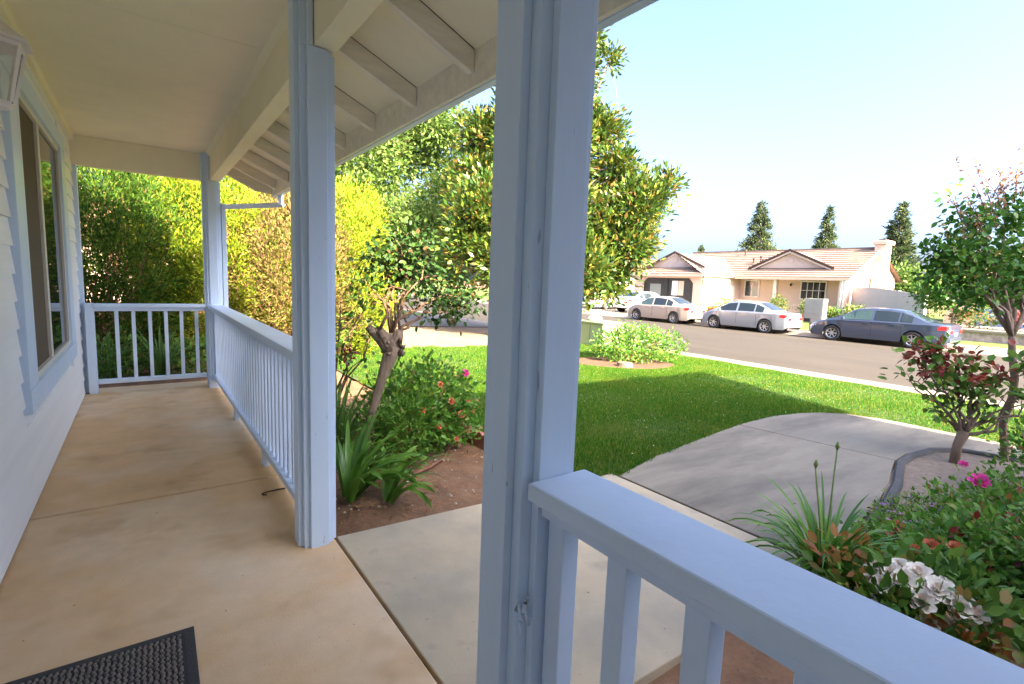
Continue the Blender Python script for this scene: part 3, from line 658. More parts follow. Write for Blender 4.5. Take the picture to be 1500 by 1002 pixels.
# rounded rose bush
T_, c = bush('rose_bush','rounded leafy rose bush with coral blooms at the edge of the lawn', G(1.92,3.95), [(-.05,0,.38,.46,.46,.34),(.12,.0,.52,.34,.36,.22),(-.28,-.2,.26,.3,.3,.26),(.2,-.1,.24,.28,.3,.22),(0,.15,.2,.4,.4,.2)], 'rosebright', 620, 9, .05, .05, .030, 12, shell=.7)
sp = []
for (u_, v_, w_) in ((-.18,-.42,.44),(.05,-.46,.50),(.18,-.40,.36),(-.05,-.44,.30),(.28,-.34,.46),(.0,-.36,.62),(-.28,-.38,.30),(.1,-.47,.18)): sp.append(((u_,v_,w_), random.uniform(.018,.027), (u_*.5,-1,.6)))
flowers(T_, sp, M['petalo'])
flowers(T_, [((.33,-.2,.66),.03,(.2,-1,.6))], M['petalp'])
T_, c = bush('low_shrub','feathery green low shrub in front of the rounded rose bush', G(1.52,3.62), [(0,0,.22,.30,.26,.22),(-.2,.1,.3,.2,.2,.2),(.14,-.05,.34,.2,.2,.16)], 'rosebright', 300, 8, .06, .045, .014, 8, cane='greencane', shell=.5)
# hose, litter, pebbles
b = MB(); b.tube([G(1.35,3.15,.01),G(1.55,3.32,.012),G(1.75,3.40,.014),G(1.95,3.55,.012),G(2.1,3.75,.01)], .009, 6)
tag(b.build('drip_hose', M['hose'], smooth=True), 'thin red-brown drip hose lying on the soil under the rose bush', 'hose')
n = 420; x = np.concatenate([rng.normal(1.25,.22,220), rng.uniform(.9,2.3,200)]); y = np.concatenate([rng.normal(3.2,.22,220), rng.uniform(2.7,5,200)]); k_ = (x > .86)&(y > 2.68)&(x < 2.38); x, y = x[k_], y[k_]; n = len(x)
V_, F_ = inst('oval', np.stack([x,y,gz(x)+.008],1), np.stack([rng.normal(size=n),rng.normal(size=n),rng.normal(size=n)*.25],1), rsph(n)*.4+[0,0,1], .045*rng.uniform(.4,1.2,n), .018*rng.uniform(.5,1.2,n))
tag(np_mesh('leaf_litter', V_, F_, M['litter']), 'dry brown leaf litter scattered over the soil bed', 'leaf litter', kind='stuff')
b = MB()
for k_ in range(110):
    x, y, r_ = random.uniform(.9,2.35), random.uniform(2.68,4.2), random.uniform(.003,.011); b.lathe([(r_*.6,-r_*.3),(r_,0),(r_*.7,r_*.5),(r_*.2,r_*.7)], (x,y,g(x)+.004), n=6)
tag(b.build('pebbles', M['pebble']), 'small pale pebbles strewn over the brown soil', 'pebbles', kind='stuff')
b = MB(); b.lathe([(.018,0),(.018,.035),(.012,.04),(.012,.05)], (2.22,2.70,g(2.2)-.01), n=8)
tag(b.build('sprinkler_head', M['black']), 'small black sprinkler head at the edge of the walk', 'sprinkler')
# behind the far railing
strap_clump('strap_leaf_plant','clump of long narrow leaves behind the far end railing', (.15,8.0,-.05), 46, .75, .03, .8, M['iris'])
strap_clump('strap_leaf_plant','small arching clump near the wall behind the far railing', (-.35,7.95,-.05), 30, .6, .025, 1.0, M['iris'])
T_, c = bush('ground_shrub','dark low leafy shrub under the hedge behind the far railing', (.75,8.1,-.05), [(0,0,.25,.45,.35,.28),(-.5,.2,.2,.4,.3,.22),(-1.1,.1,.25,.4,.3,.3)], 'rosegreen', 260, 8, .07, .07, .04, 8)

# ------------------------------------------------------------------ hedge shrubs (thuja) beyond the porch
def thuja(label, x, y, rx, ry, h, m, n, lean=0):
    T_ = thing('thuja_shrub', label, 'shrub', (x,y,g(x)-.05), 0, 'thuja shrubs beyond the porch')
    n = int(n*1.5); nc = n//75; uc = rsph(nc); rc = .70+.30*rng.random(nc)**.6
    lump = 1+.12*np.sin(uc[:,0]*7+uc[:,2]*5+x)*np.sin(uc[:,1]*6-uc[:,2]*8)
    cc = np.stack([uc[:,0]*rx*rc*lump, uc[:,1]*ry*rc*lump, h*.46+uc[:,2]*h*.54*rc*lump],1); k_ = rng.integers(nc, size=n); u = uc[k_]
    off = rng.normal(size=(n,3))*np.array([.075,.075,.12]); p_ = cc[k_]+off; fan = unit(uc*.7+np.array([0,0,.7])+rng.normal(size=(nc,3))*.35)
    d = fan[k_]+rng.normal(size=(n,3))*.3+off*2; nr = u+rng.normal(size=(n,3))*.5
    V_, F_ = inst('diamond', p_, d, nr, rng.uniform(.04,.095,n), rng.uniform(.012,.027,n)); np_mesh('crown', V_, F_, m, T_)
    b = MB()
    for k_ in range(16):
        a = random.uniform(0,6.28); t_ = Vector((math.cos(a)*rx*.8, math.sin(a)*ry*.8, random.uniform(.2,.85)*h)); limb(b, (math.cos(a)*.1,math.sin(a)*.1,0), t_, .04, .008, .05, 4, 5)
    b.build('trunk', M['redbark'], T_, smooth=True); return T_
thuja('shade-darkened green thuja shrub beside the house wall at the porch end', -.5, 9.7, 1.25, 1.15, 3.3, M['thujag'], 46000)
thuja('yellow-green thuja shrub framed between wall and corner post', 1.0, 10.0, 1.2, 1.2, 3.5, M['thuja'], 46000)
thuja('partly browned thuja shrub between the corner post and the entry post', 2.15, 9.5, 1.05, 1.0, 3.1, M['thujab'], 40000)
thuja('bright yellow rounded thuja shrub right of the entry post', 3.05, 9.9, 1.02, 1.05, 3.25, M['thuja'], 44000)
thuja('dark thuja shrub in the second row behind the porch end', .2, 11.6, 1.5, 1.0, 3.4, M['thujag'], 26000)
thuja('second-row thuja shrub behind the browned one', 2.0, 11.4, 1.2, 1.0, 3.3, M['thujag'], 26000)

# ------------------------------------------------------------------ big trees on the left
mb_ = [(11.83,11.03,2.95,1.26,1.26,1.14),(12.19,10.40,3.85,0.86,0.86,0.78),(12.88,9.99,4.45,0.41,0.41,0.37),(12.38,11.57,5.05,0.78,0.78,0.70),(11.73,11.18,1.69,0.81,0.81,0.73),(12.03,12.14,6.35,0.79,0.79,0.71),(12.21,12.07,8.49,0.32,0.32,0.29),(11.77,10.27,2.51,0.57,0.57,0.51),(10.63,13.21,7.55,1.63,1.63,1.47),(10.70,13.50,5.62,2.13,2.13,1.92),(10.53,12.78,3.25,2.08,2.08,1.87),(8.43,12.98,3.46,1.18,1.18,1.06),(9.20,14.42,6.05,0.93,0.93,0.84),(7.93,13.08,2.53,0.85,0.85,0.77),(8.57,12.03,1.95,1.02,1.02,0.92),(10.38,10.94,1.84,1.04,1.04,0.93),(11.51,13.16,9.01,1.00,1.00,0.90),(8.82,14.24,4.69,0.87,0.87,0.79)]
tree('magnolia_tree','large magnolia with glossy dark and yellow-green leaves behind the front post', (8.9,13.2,g(8.9)), (8.9,13.2,2.2), mb_, M['magnolia'], M['bark'], 5200, 16, .14, .20, .082, .20, up=.35, out=.9, twigs=160, shell=.15)
mb_ = [(7.79,21.20,6.19,1.98,1.98,1.79),(9.65,21.29,7.52,1.78,1.78,1.60),(8.15,20.56,3.54,1.70,1.70,1.53),(9.06,18.59,3.23,1.48,1.48,1.34),(10.15,19.72,7.85,1.28,1.28,1.15),(11.02,20.04,5.82,1.04,1.04,0.94),(8.35,18.90,1.73,0.94,0.94,0.85),(7.14,22.72,4.75,1.78,1.78,1.60),(9.28,16.99,1.90,0.90,0.90,0.81),(10.01,19.32,4.47,1.13,1.13,1.02)]
tree('elm_tree','feathery pale green tree rising behind the yellow thuja shrub', (5.6,22.4,g(5.6)), (5.6,22.4,3.0), mb_, M['elm'], M['bark'], 2300, 20, .24, .19, .09, .22, up=-.2, twigs=120, shell=.25)
T_, c = bush('plum_shrub','dark plum-leaved tree hanging below the magnolia crown', G(8.6,20.5), [(0,0,2.3,1.0,1.0,.6),(.8,.4,2.5,.8,.8,.5)], 'plum', 220, 12, .16, .12, .07, 8, cane='bark', cat='tree', r0=.05)
T_, c = bush('pale_shrub','pale sunlit leafy shrub beside the neighbour drive', G(9.3,16.5), [(0,0,.9,.7,.6,.4),(.4,.2,1.1,.5,.5,.3)], 'farleaf', 130, 10, .12, .09, .05, 7, r0=.02)

# ------------------------------------------------------------------ verge: utility box, lavender bush, stump
UB = thing('utility_box','pale green utility transformer box on the lawn verge','utility box', (10.75,10.35,g(10.75)))
MB().box(-.42,.42,-.5,.5,0,.68).build('cabinet', M['green_box'], UB, .015)
MB().box(-.46,.46,-.54,.54,.681,.73).build('lid', M['green_box'], UB, .012)
MB().box(-.426,-.421,-.004,.004,.04,.64).build('door_seam', M['black'], UB)
MB().box(-.5,.5,-.58,.58,-.08,.0).build('plinth', M['curb'], UB, .01)
b = MB(); b.lathe([(.01,-.02),(.16,0),(.22,.05),(.2,.10),(.1,.15),(.01,.16)], (10.7,10.55,g(10.75)+.735), n=10)
o = b.build('folded_bag', M['plate'], smooth=True); tag(o, 'crumpled white bag lying on top of the utility box', 'bag')
T_, c = bush('lavender_bush','pale lilac flowering bush on the mulch patch near the street', G(8.95,7.55), [(0,0,.38,.85,.75,.34),(.55,-.35,.42,.5,.5,.3),(-.4,.3,.35,.5,.5,.32),(.1,.1,.60,.5,.45,.22)], 'rosebright', 520, 9, .06, .065, .034, 20, shell=.65)
top = c[c[:,2] > .42]; small_flowers(T_, top[:85]+rng.normal(size=(len(top[:85]),3))*.04+[0,0,.03], .035, M['petall'])
b = MB(); b.lathe([(.21,-.05),(.17,.03),(.155,.10),(.14,.105)], (8.05,7.0,g(8.05)), n=14); o = b.build('tree_stump', M['palebark']); tag(o, 'low cut tree stump beside the lilac flowering bush', 'stump')

# ------------------------------------------------------------------ right bed
strap_clump('daylily','bright green daylily clump with arching leaves beyond the near rail', G(2.80,1.02), 150, .56, .021, 1.15, M['strap'], tmin=.32)
T_ = C.objects['daylily']; b = MB()
for e in ((.06,.02,.70),(-.02,.08,.60)):
    b.tube([(0,0,0),(e[0]*.4,e[1]*.4,e[2]*.5),e], [.006,.005,.004], 5); b.lathe([(.003,0),(.011,.02),(.004,.045)], e, n=6)
b.build('flower_stalks', M['greencane'], T_, smooth=True)
T_, c = bush('white_rose_bush','rose bush with a cluster of cream-white blooms just beyond the near rail', G(2.62,.62), [(0,0,.12,.34,.26,.16),(-.1,.1,.15,.2,.2,.12),(.1,-.2,.2,.25,.2,.16),(.1,.15,.10,.25,.2,.14)], 'rosegreen', 240, 7, .05, .06, .038, 12, shell=.4)
sp = []
for x, y in ((0,0),(.055,.01),(-.055,.015),(.02,.07),(-.03,.085),(.03,-.075),(-.03,-.07),(.075,.075),(.08,-.06),(-.085,.08),(-.085,-.05),(.0,.145),(-.05,.15),(.05,.14),(.03,-.14),(-.03,-.14)):
    r2 = (x/.1)**2+(y/.17)**2; sp.append(((-.02+x+random.uniform(-.008,.008), -.025+y+random.uniform(-.008,.008), .33-.075*r2), random.uniform(.034,.042), (x*5-.45, y*4, 1)))
for q in ((-.10,.12,.19),(-.12,.05,.16),(-.1,-.10,.18),(.0,-.22,.25),(-.05,-.17,.2),(-.13,.16,.14)): sp.append((q, .034, (-.6,random.uniform(-.3,.3),1)))
flowers(T_, sp, M['petalw'])
leaves('bronze_leaves', T_, M['bronze'], [(-.12,.2,.26,.12,.14,.06),(-.05,-.25,.2,.14,.18,.07),(.05,.28,.28,.1,.1,.08)], 26, 5, .03, .06, .032, 'oval', shell=.3)
spots = [('rosebright','leafy green rose bush behind the white blooms',(3.35,.66),[(0,0,.15,.45,.26,.13),(.3,-.2,.2,.4,.3,.16),(-.2,.12,.14,.3,.2,.12)],260),
         ('rosebright','rose bush with a single bright pink bloom in the middle of the bed',(4.75,.72),[(0,0,.13,.45,.34,.11),(.3,-.2,.15,.4,.4,.13),(-.4,.05,.12,.35,.25,.1)],230),
         ('rosegreen','dense green rose bush at the right edge of the bed',(3.6,.22),[(0,0,.25,.5,.26,.2),(.5,-.1,.32,.5,.36,.24),(-.3,.0,.2,.3,.2,.16)],330),
         ('rosebright','upright rose bush at the far right edge of the bed',(5.7,.60),[(0,0,.35,.40,.3,.3),(.3,-.2,.5,.4,.4,.32)],230)]
for i, (mm, lab, (x,y), bl_, n) in enumerate(spots):
    T_, c = bush('rose_bush', lab, G(x,y), bl_, mm, int(n*1.3), 8, .055, .044, .027, 16, shell=.35)
    leaves('young_leaves', T_, M['bronze' if i%2 else 'rosered'], [(q[0],q[1],q[2]+.07,q[3]*.8,q[4]*.8,q[5]*.6) for q in bl_], 18, 5, .03, .048, .026, 'oval', shell=.5)
    if i == 1:
        flowers(T_, [((.1,.11,.25),.055,(-.6,-.1,1))], M['petalp']); flowers(T_, [((.3,.25,.30),.026,(-.6,-.1,1))], M['petalp'])
    if i in (0,2): flowers(T_, [((random.uniform(-.3,.2),random.uniform(-.1,.25),.24+random.uniform(-.03,.05)), .028, (-.5,0,1)) for k_ in range(4)], M['petalo'])
T_, c = bush('ground_cover','low ground cover with tiny mauve flowers along the curved edging', G(3.85,.98), [(0,0,.07,.55,.22,.11),(-.35,-.15,.08,.4,.25,.12),(.3,.05,.06,.4,.2,.09)], 'rosegreen', 420, 8, .035, .026, .014, 10, shell=.4, cat='plant', r0=.004)
small_flowers(T_, c[c[:,2] > .07][:90]+[0,0,.03], .013, M['petalv'])
# thick-stemmed rose with dark red young leaves
T_ = thing('rose_tree','thick-stemmed rose tree with dark red young leaves by the curved edging','rose tree', G(6.40,1.30)); T_.scale = (1.12,1.12,1.12); b = MB()
b.tube([(0,0,-.05),(.02,.0,.16),(.05,-.03,.30)], [.040,.036,.046], 8)
bl_ = [(.15,.0,.84,.42,.34,.18),(-.05,.28,.74,.28,.24,.16),(.3,-.25,.86,.4,.32,.22),(.2,-.35,.55,.4,.3,.2),(.1,.1,.45,.4,.32,.14),(-.1,.36,.92,.14,.12,.12)]
Tp = []
for k_ in range(16):
    q = bl_[k_%6]; t_ = Vector((q[0]+random.uniform(-1,1)*q[3]*.8, q[1]+random.uniform(-1,1)*q[4]*.8, q[2]+random.uniform(-1,1)*q[5]*.8)); pts = limb(b, (.05,-.03,.27), t_, random.uniform(.010,.022), .003, .12, 6, 5); Tp.append(t_)
    for j_ in (3,4,5):
        e = pts[j_]+Vector((random.uniform(-.15,.15),random.uniform(-.15,.15),random.uniform(0,.2))); limb(b, pts[j_], e, .005, .002, .08, 3, 4); Tp.append(e)
b.build('trunk', M['bark'], T_, smooth=True)
leaves('leaves', T_, M['rosegreen'], [(*t_,.07,.07,.06) for t_ in Tp], 95, 6, .04, .07, .05, 'oval', shell=.1)
leaves('young_leaves', T_, M['rosered'], [(*t_,.07,.07,.05) for t_ in Tp if t_.z > .74], 75, 6, .035, .062, .04, 'oval', shell=.1)
# crepe myrtle at the end of the bed
base = (7.1,1.06,g(7.1)); my = [(7.03,1.46,1.86,0.33,0.33,0.25),(6.67,1.58,1.76,0.29,0.29,0.24),(7.43,1.27,1.65,0.33,0.33,0.27),(7.43,1.39,2.25,0.26,0.26,0.2),(7.02,1.6,2.22,0.2,0.2,0.15),(6.82,1.35,1.56,0.25,0.25,0.2),(7.66,1.25,1.84,0.33,0.33,0.25),(6.68,1.72,1.88,0.14,0.14,0.11),(6.82,1.69,2.42,0.08,0.08,0.07),(7.8,1.21,2.28,0.27,0.27,0.21),(7.83,1.06,1.67,0.38,0.38,0.31)]
T_ = tree('myrtle_tree','green crepe myrtle with forked trunk at the right edge, pink young shoots', base, (7.02,1.13,1.05), my, M['myrtle'], M['bark'], 350, 12, .075, .066, .043, .04, 'oval', twigs=70, shell=.1, up=-.15, out=.4)
b = MB(); P_ = []
for e0, e1 in [((-0.04,0.31,2.37),(-0.36,0.64,3.06)),((-0.06,0.33,2.46),(-0.21,0.51,3.04)),((-0.13,0.35,2.25),(-0.46,0.65,2.67)),((-0.15,0.37,2.29),(-0.31,0.52,2.68)),((-0.27,0.38,1.74),(-0.5,0.64,2.39)),((-0.27,0.41,1.81),(-0.36,0.51,2.38)),((0.1,0.23,2.63),(0.19,0.25,3.19)),((0.15,0.21,2.7),(0.3,0.15,3.18)),((0.29,0.12,2.74),(0.27,0.19,3.13)),((0.32,0.11,2.78),(0.39,0.08,3.14)),((-0.06,0.37,2.69),(0.09,0.29,2.96)),((-0.01,0.33,2.71),(0.2,0.2,2.98)),((0.38,0.03,2.72),(0.41,0.11,3.29)),((0.41,0.01,2.79),(0.53,0.0,3.28)),((0.03,0.28,2.54),(-0.18,0.48,2.95)),((0.04,0.29,2.58),(-0.04,0.36,2.96))]:
    p0, p1 = np.array(e0), np.array(e1); pts = limb(b, p0, p1, .006, .0015, .03, 6, 4)
    for k_ in range(24): t_ = k_/23; P_.append(np.array(Vector(p0).lerp(Vector(p1), t_)))
b.build('shoots', M['cane'], T_, smooth=True); P_ = np.repeat(np.array(P_), 2, 0)+rng.normal(size=(len(P_)*2,3))*.012; n = len(P_)
V_, F_ = inst('oval', P_, rsph(n)+[0,0,.4], rsph(n)+[0,0,.6], rng.uniform(.022,.045,n), rng.uniform(.015,.027,n)); np_mesh('young_leaves', V_, F_, M['shoot'], T_)
# ------------------------------------------------------------------ cars
def smooth(a): return a*a*(3-2*a)
def make_car(label, loc, rz, paint, kind='sedan', rim='steel', L=4.7, Wd=1.80, group='parked cars', glass2='carglass', cat='car', rise=1.46):
    T_ = thing('parked_car', label, cat, loc, rz, group); hw = Wd/2; wb_ = L*.58; rw = .325
    yf, yrr = wb_*.5+.04, -wb_*.5+.04; y0, y1 = -L/2, L/2
    if kind == 'sedan':
        top = [(y0,.78),(y0+.06,.98),(y0+.62,1.03),(y0+.70,1.05),(y0+1.45,rise-.05),(y0+1.9,rise),(.15,rise),(.62,rise-.06),(1.38,1.0),(1.5,.97),(y1-.45,.82),(y1-.1,.70),(y1,.58)]
        cab = (y0+.72, 1.42); wins = [(y0+1.12,y0+1.50,'carglass'),(y0+1.56,y0+2.36,'carglass'),(y0+2.46,1.10,glass2)]; ws = (.60,1.36); rwin = (y0+.78,y0+1.42)
    else:
        top = [(y0,.8),(y0+.05,1.15),(y0+.22,rise-.10),(y0+.5,rise),(.55,rise),(.9,rise-.06),(1.45,1.12),(1.6,1.08),(y1-.25,.98),(y1-.08,.85),(y1,.65)]
        cab = (y0+.03, 1.5); wins = [(y0+.30,y0+1.10,'carglass'),(y0+1.22,y0+2.10,'carglass'),(y0+2.2,1.15,glass2)]; ws = (.88,1.42); rwin = (y0+.06,y0+.24)
    ty, tz = zip(*top)
    belt = lambda y: np.interp(y, [y0,y0+.3,0,1.4,y1-.4,y1], [.80,.95,.93,.90,.76,.56])
    wid = lambda y: hw*np.interp(y, [y0,y0+.08,y0+.5,0,y1-.8,y1-.25,y1-.05,y1], [.80,.90,.985,1.0,.985,.90,.76,.66])
    topz = lambda y: np.interp(y, ty, tz)
    def sec(y):
        w, zb_, zt = wid(y), belt(y), topz(y); lo = np.interp(y, [y0,y0+.15,y1-.15,y1], [.34,.22,.20,.28])
        for c_ in (yf, yrr):
            d_ = abs(y-c_)
            if d_ < rw+.045: lo = max(lo, .315+math.sqrt((rw+.045)**2-d_*d_))
        up_ = max(zt-zb_, .0); f_ = min(1, up_/.4); we = w*(.90-.16*f_); zt = max(zt, zb_+.01)
        mid = min(max(.55, lo+.02), zb_-.03)
        return [(w*.96,lo),(w*.985,min(max(.34,lo+.01),mid-.005)),(w,mid),(w*.985,zb_-.02),(w*.955,zb_),(we,zb_+(zt-zb_)*(.88 if f_ > .1 else .7)),(we*.90,zb_+(zt-zb_)*.965),(we*.5,zt),(0,zt+.008)]
    ys = np.unique(np.round(np.concatenate([np.linspace(y0,y1,90), [yf-rw-.045,yf+rw+.045,yrr-rw-.045,yrr+rw+.045]]),4)); n = 9
    V_ = []; F_ = []
    for y in ys:
        s_ = sec(y); V_ += [(-a,y,z) for a, z in s_]+[(a,y,z) for a, z in s_[:-1][::-1]]
    k_ = 2*n-1
    for i in range(len(ys)-1):
        for j in range(k_-1): F_.append((i*k_+j, i*k_+j+1, (i+1)*k_+j+1, (i+1)*k_+j))
    b = MB(); b.v = V_; b.f = F_+[tuple(range(k_)), tuple((len(ys)-1)*k_+j for j in range(k_))[::-1]]
    b.build('body', M[paint], T_, angle=38)
    def S_(side, y, a):          # point on side of the greenhouse, a 0..1 from belt to roof edge
        s_ = sec(y); p_, q = s_[4], s_[5]; return (side*(p_[0]+(q[0]-p_[0])*a+.006), y, p_[1]+(q[1]-p_[1])*a)
    for side in (-1,1):
        for a0, a1, gm in wins:
            b = MB(); m_ = 10; yy = np.linspace(a0, a1, m_); 
            for y in yy: b.v += [S_(side,y,.10), S_(side,y,.92)]
            b.f = [(2*i,2*i+1,2*i+3,2*i+2) for i in range(m_-1)]; b.build('window', M[gm], T_)
    for nm, (a0, a1) in (('windscreen',ws),('rear_window',rwin)):
        b = MB(); yy = np.linspace(a0, a1, 6)
        for y in yy:
            s_ = sec(y)
            for j, sg in ((5,-1),(6,-1),(7,-1),(8,1),(7,1),(6,1),(5,1)): b.v.append((sg*s_[j][0]*.93, y, s_[j][1]+.008))
        b.f = [(i*7+j,i*7+j+1,(i+1)*7+j+1,(i+1)*7+j) for i in range(5) for j in range(6)]; b.build(nm, M['carglass'], T_, smooth=True)
    for side in (-1,1):
        for c_ in (yf, yrr):
            w_ = add('wheel', None, T_); w_.location = (side*(hw-.115), c_, .325)
            if side < 0: w_.rotation_euler = (0,0,math.pi)
            MB().lathe([(.20,-.09),(.29,-.10),(.32,-.08),(.325,0),(.32,.08),(.29,.105),(.21,.10),(.20,.06)], axis='x', n=28, caps=False).build('tyre', M['tyre'], w_, smooth=True)
            b = MB(); b.lathe([(.212,.06),(.205,.095),(.19,.085),(.185,.05)], axis='x', n=24, caps=False); b.lathe([(.06,.06),(.055,.085),(.01,.09)], axis='x', n=12)
            for q in range(7):
                a = 2*math.pi*q/7; c1, s1 = math.cos(a), math.sin(a); t1 = (-s1*.022, c1*.022)
                b._a([(.075,c1*.04+t1[0],s1*.04+t1[1]),(.075,c1*.04-t1[0],s1*.04-t1[1]),(.085,c1*.197-t1[0]*.7,s1*.197-t1[1]*.7),(.085,c1*.197+t1[0]*.7,s1*.197+t1[1]*.7)], [(0,1,2,3)])
            b.build('rim', M[rim], w_); MB().lathe([(.2,.045),(.01,.046)], axis='x', n=20).build('hub_well', M['black'], w_)
            a_s = np.linspace(0, math.pi, 14); b = MB()
            b.lathe([(.375,-.06),(.375,.02)], (-.085, 0, 0), axis='x', n=24); o = b.build('wheel_well', M['black'], w_)
            o.location = (0,0,0)
    def patch(nm, m_, y_, z_, w0, w1, h, rear):   # small lamp on front or rear corner
        for side in (-1,1):
            b = MB(); yv = y_
            b.box(min(side*w0,side*w1), max(side*w0,side*w1), yv-.10 if rear else yv-.12, yv+.28 if rear else yv+.03, z_, z_+h); b.build(nm, M[m_], T_, .012)
    zt_ = .80
    ww = wid(y0+.16)
    for side in (-1,1):
        pts = []
        for y in np.linspace(y0+.03, y0+.34, 6): w = wid(y)+.008; pts.append((w,y))
        b = MB(); 
        for w, y in pts: b.v += [(side*w*.985,y,.78-.02*(y-y0)),(side*w*.975,y,.92)]
        b.f = [(2*i,2*i+1,2*i+3,2*i+2) for i in range(5)]
        q = len(b.v); wr = wid(y0); b.v += [(side*wr*1.0,y0-.008,.66),(side*wr*.55,y0-.008,.66),(side*wr*.55,y0-.008,.775),(side*wr*1.0,y0-.008,.775)]; b.f.append((q,q+1,q+2,q+3)); b.build('tail_light', M['red'], T_)
        b = MB()
        for y in np.linspace(y1-.42, y1-.06, 6): w = wid(y)+.008; z = np.interp(y,ty,tz); b.v += [(side*w*.985,y,.60),(side*w*.97,y,min(.72,z-.03))]
        b.f = [(2*i,2*i+1,2*i+3,2*i+2) for i in range(5)]; b.build('headlight', M['lens'], T_)
        for yh in (y0+1.72, y0+2.62): MB().box(*sorted((side*(hw*.985),side*(hw*.985+.035))), yh-.09, yh+.09, .835, .862).build('door_handle', M[paint], T_, .008)
        MB().box(*sorted((side*(hw*.95),side*(hw*.95+.17))), .98, 1.08, .93, 1.05).build('mirror', M[paint], T_, .03)
        for ysm in (y0+1.42, y0+2.41, 1.22): MB().box(*sorted((side*(wid(ysm)*.90),side*(wid(ysm)+.0025))), ysm-.004, ysm+.004, .36, belt(ysm)-.03).build('door_seam', M['black'], T_)
    MB().box(-.16,.16,y0-.014,y0-.003,.58,.70).build('number_plate', M['plate'], T_)
    MB().box(-hw*.8,hw*.8,y0-.03,y0+.25,.33,.50).build('rear_bumper', M[paint], T_, .03)
    MB().box(-hw*.78,hw*.78,yrr,yf,.22,.33).build('underbody', M['black'], T_)
    return T_
ROADZ = -.53
make_car('dark grey sedan with multi-spoke wheels parked nearest across the street', (24.27,7.80,ROADZ), 0, 'cargrey', L=4.8, Wd=1.82, glass2='cargreen')
make_car('silver sedan parked between the beige sedan and the mailbox', (24.27,13.40,ROADZ), 0, 'carsilver', L=4.52, Wd=1.72, rim='steel')
make_car('beige sedan parked in front of the screened garage', (24.27,18.45,ROADZ), 0, 'carbeige', L=4.45, Wd=1.70, glass2='cargreen')
make_car('white sedan on the driveway, its tail towards the street', (28.6,23.6,-.37), R(-90), 'carwhite', L=4.8, Wd=1.80, glass2='cargreen')
make_car('white sport utility vehicle on the driveway beside the white sedan', (29.3,27.4,-.36), R(-90), 'carwhite', 'suv', L=4.75, Wd=1.85, rise=1.80)
make_car('white car half hidden behind the magnolia leaves', (24.3,29.5,ROADZ), 0, 'carwhite', 'suv', L=4.6, Wd=1.8, rise=1.6)

# ------------------------------------------------------------------ opposite house
def roof(name, parent, e0, e1, r1, r0, m, n, th=.065):
    """tiled slope as stepped courses; e0->e1 eave, r0->r1 ridge"""
    e0, e1, r0, r1 = map(Vector, (e0,e1,r0,r1)); up_ = (e1-e0).cross(r0-e0).normalized()
    if up_.z < 0: up_ = -up_
    b = MB()
    for i in range(n):
        a, c_ = i/n, (i+1)/n; A, B, Cc, D = e0.lerp(r0,a), e1.lerp(r1,a), e1.lerp(r1,c_), e0.lerp(r0,c_)
        b._a([A+up_*th, B+up_*th, Cc+up_*.012, D+up_*.012, A-up_*.02, B-up_*.02], [(0,1,2,3),(4,5,1,0)])
    b._a([e0-up_*.03,e1-up_*.03,r1-up_*.03,r0-up_*.03], [(0,1,2,3)])
    return b.build(name, m, parent)
OH = thing('opposite_house','pink stucco single-storey house with tan tiled roof and chimney across the street','house', (0,0,0))
GB = -.36
MB().box(36.4,43.6,13.45,27.0,GB,2.62).build('wall', M['stucco'], OH)
MB().prism([(35.3,13.40,2.55),(43.7,13.40,2.55),(39.5,13.40,4.50)],(0,.1,0)).build('gable_wall', M['stucco'], OH)
MB().box(35.35,36.4,13.40,13.55,GB,2.55).build('porch_side_wall', M['stucco'], OH)
roof('roof', OH, (35,13.1,2.43),(35,27.3,2.43),(39.5,27.3,4.55),(39.5,13.1,4.55), M['tile'], 14)
roof('roof_back', OH, (44,13.1,2.43),(44,27.3,2.43),(39.5,27.3,4.55),(39.5,13.1,4.55), M['tile'], 6)
MB().box(34.96,35.0,13.1,20.6,2.27,2.44).build('fascia', M['stucco2'], OH)
MB().prism([(34.98,13.04,2.28),(34.98,13.04,2.46),(39.5,13.04,4.60),(39.5,13.04,4.38)],(0,.05,0)).build('barge_board', M['trimw'], OH)
MB().box(39.3,39.7,13.1,27.3,4.53,4.62).build('ridge_tiles', M['tile'], OH)
# porch gable
gw = MB(); gw.prism([(36.3,14.9,3.06),(36.3,19.75,3.06),(36.3,17.35,4.12)],(.1,0,0)); gw.build('porch_gable', M['gable'], OH)
roof('porch_gable_roof', OH, (36.1,14.6,3.02),(36.6,14.6,3.02),(38.6,17.35,4.25),(36.1,17.35,4.25), M['tile'], 5)
roof('porch_gable_roof', OH, (36.1,20.05,3.02),(36.6,20.05,3.02),(38.6,17.35,4.25),(36.1,17.35,4.25), M['tile'], 5)
for s_, ye in ((1,14.55),(-1,20.1)):
    MB().prism([(35.98,ye-.1*s_,2.99),(35.98,17.35,4.25),(35.98,17.35,4.40),(35.98,ye-.1*s_,3.13)],(.16,0,0)).build('barge_tiles', M['barge'], OH)
    MB().prism([(36.03,ye+.2*s_,2.98),(36.03,17.35,4.11),(36.03,17.35,4.24),(36.03,ye,2.985)],(.07,0,0)).build('barge_board', M['gable'], OH)
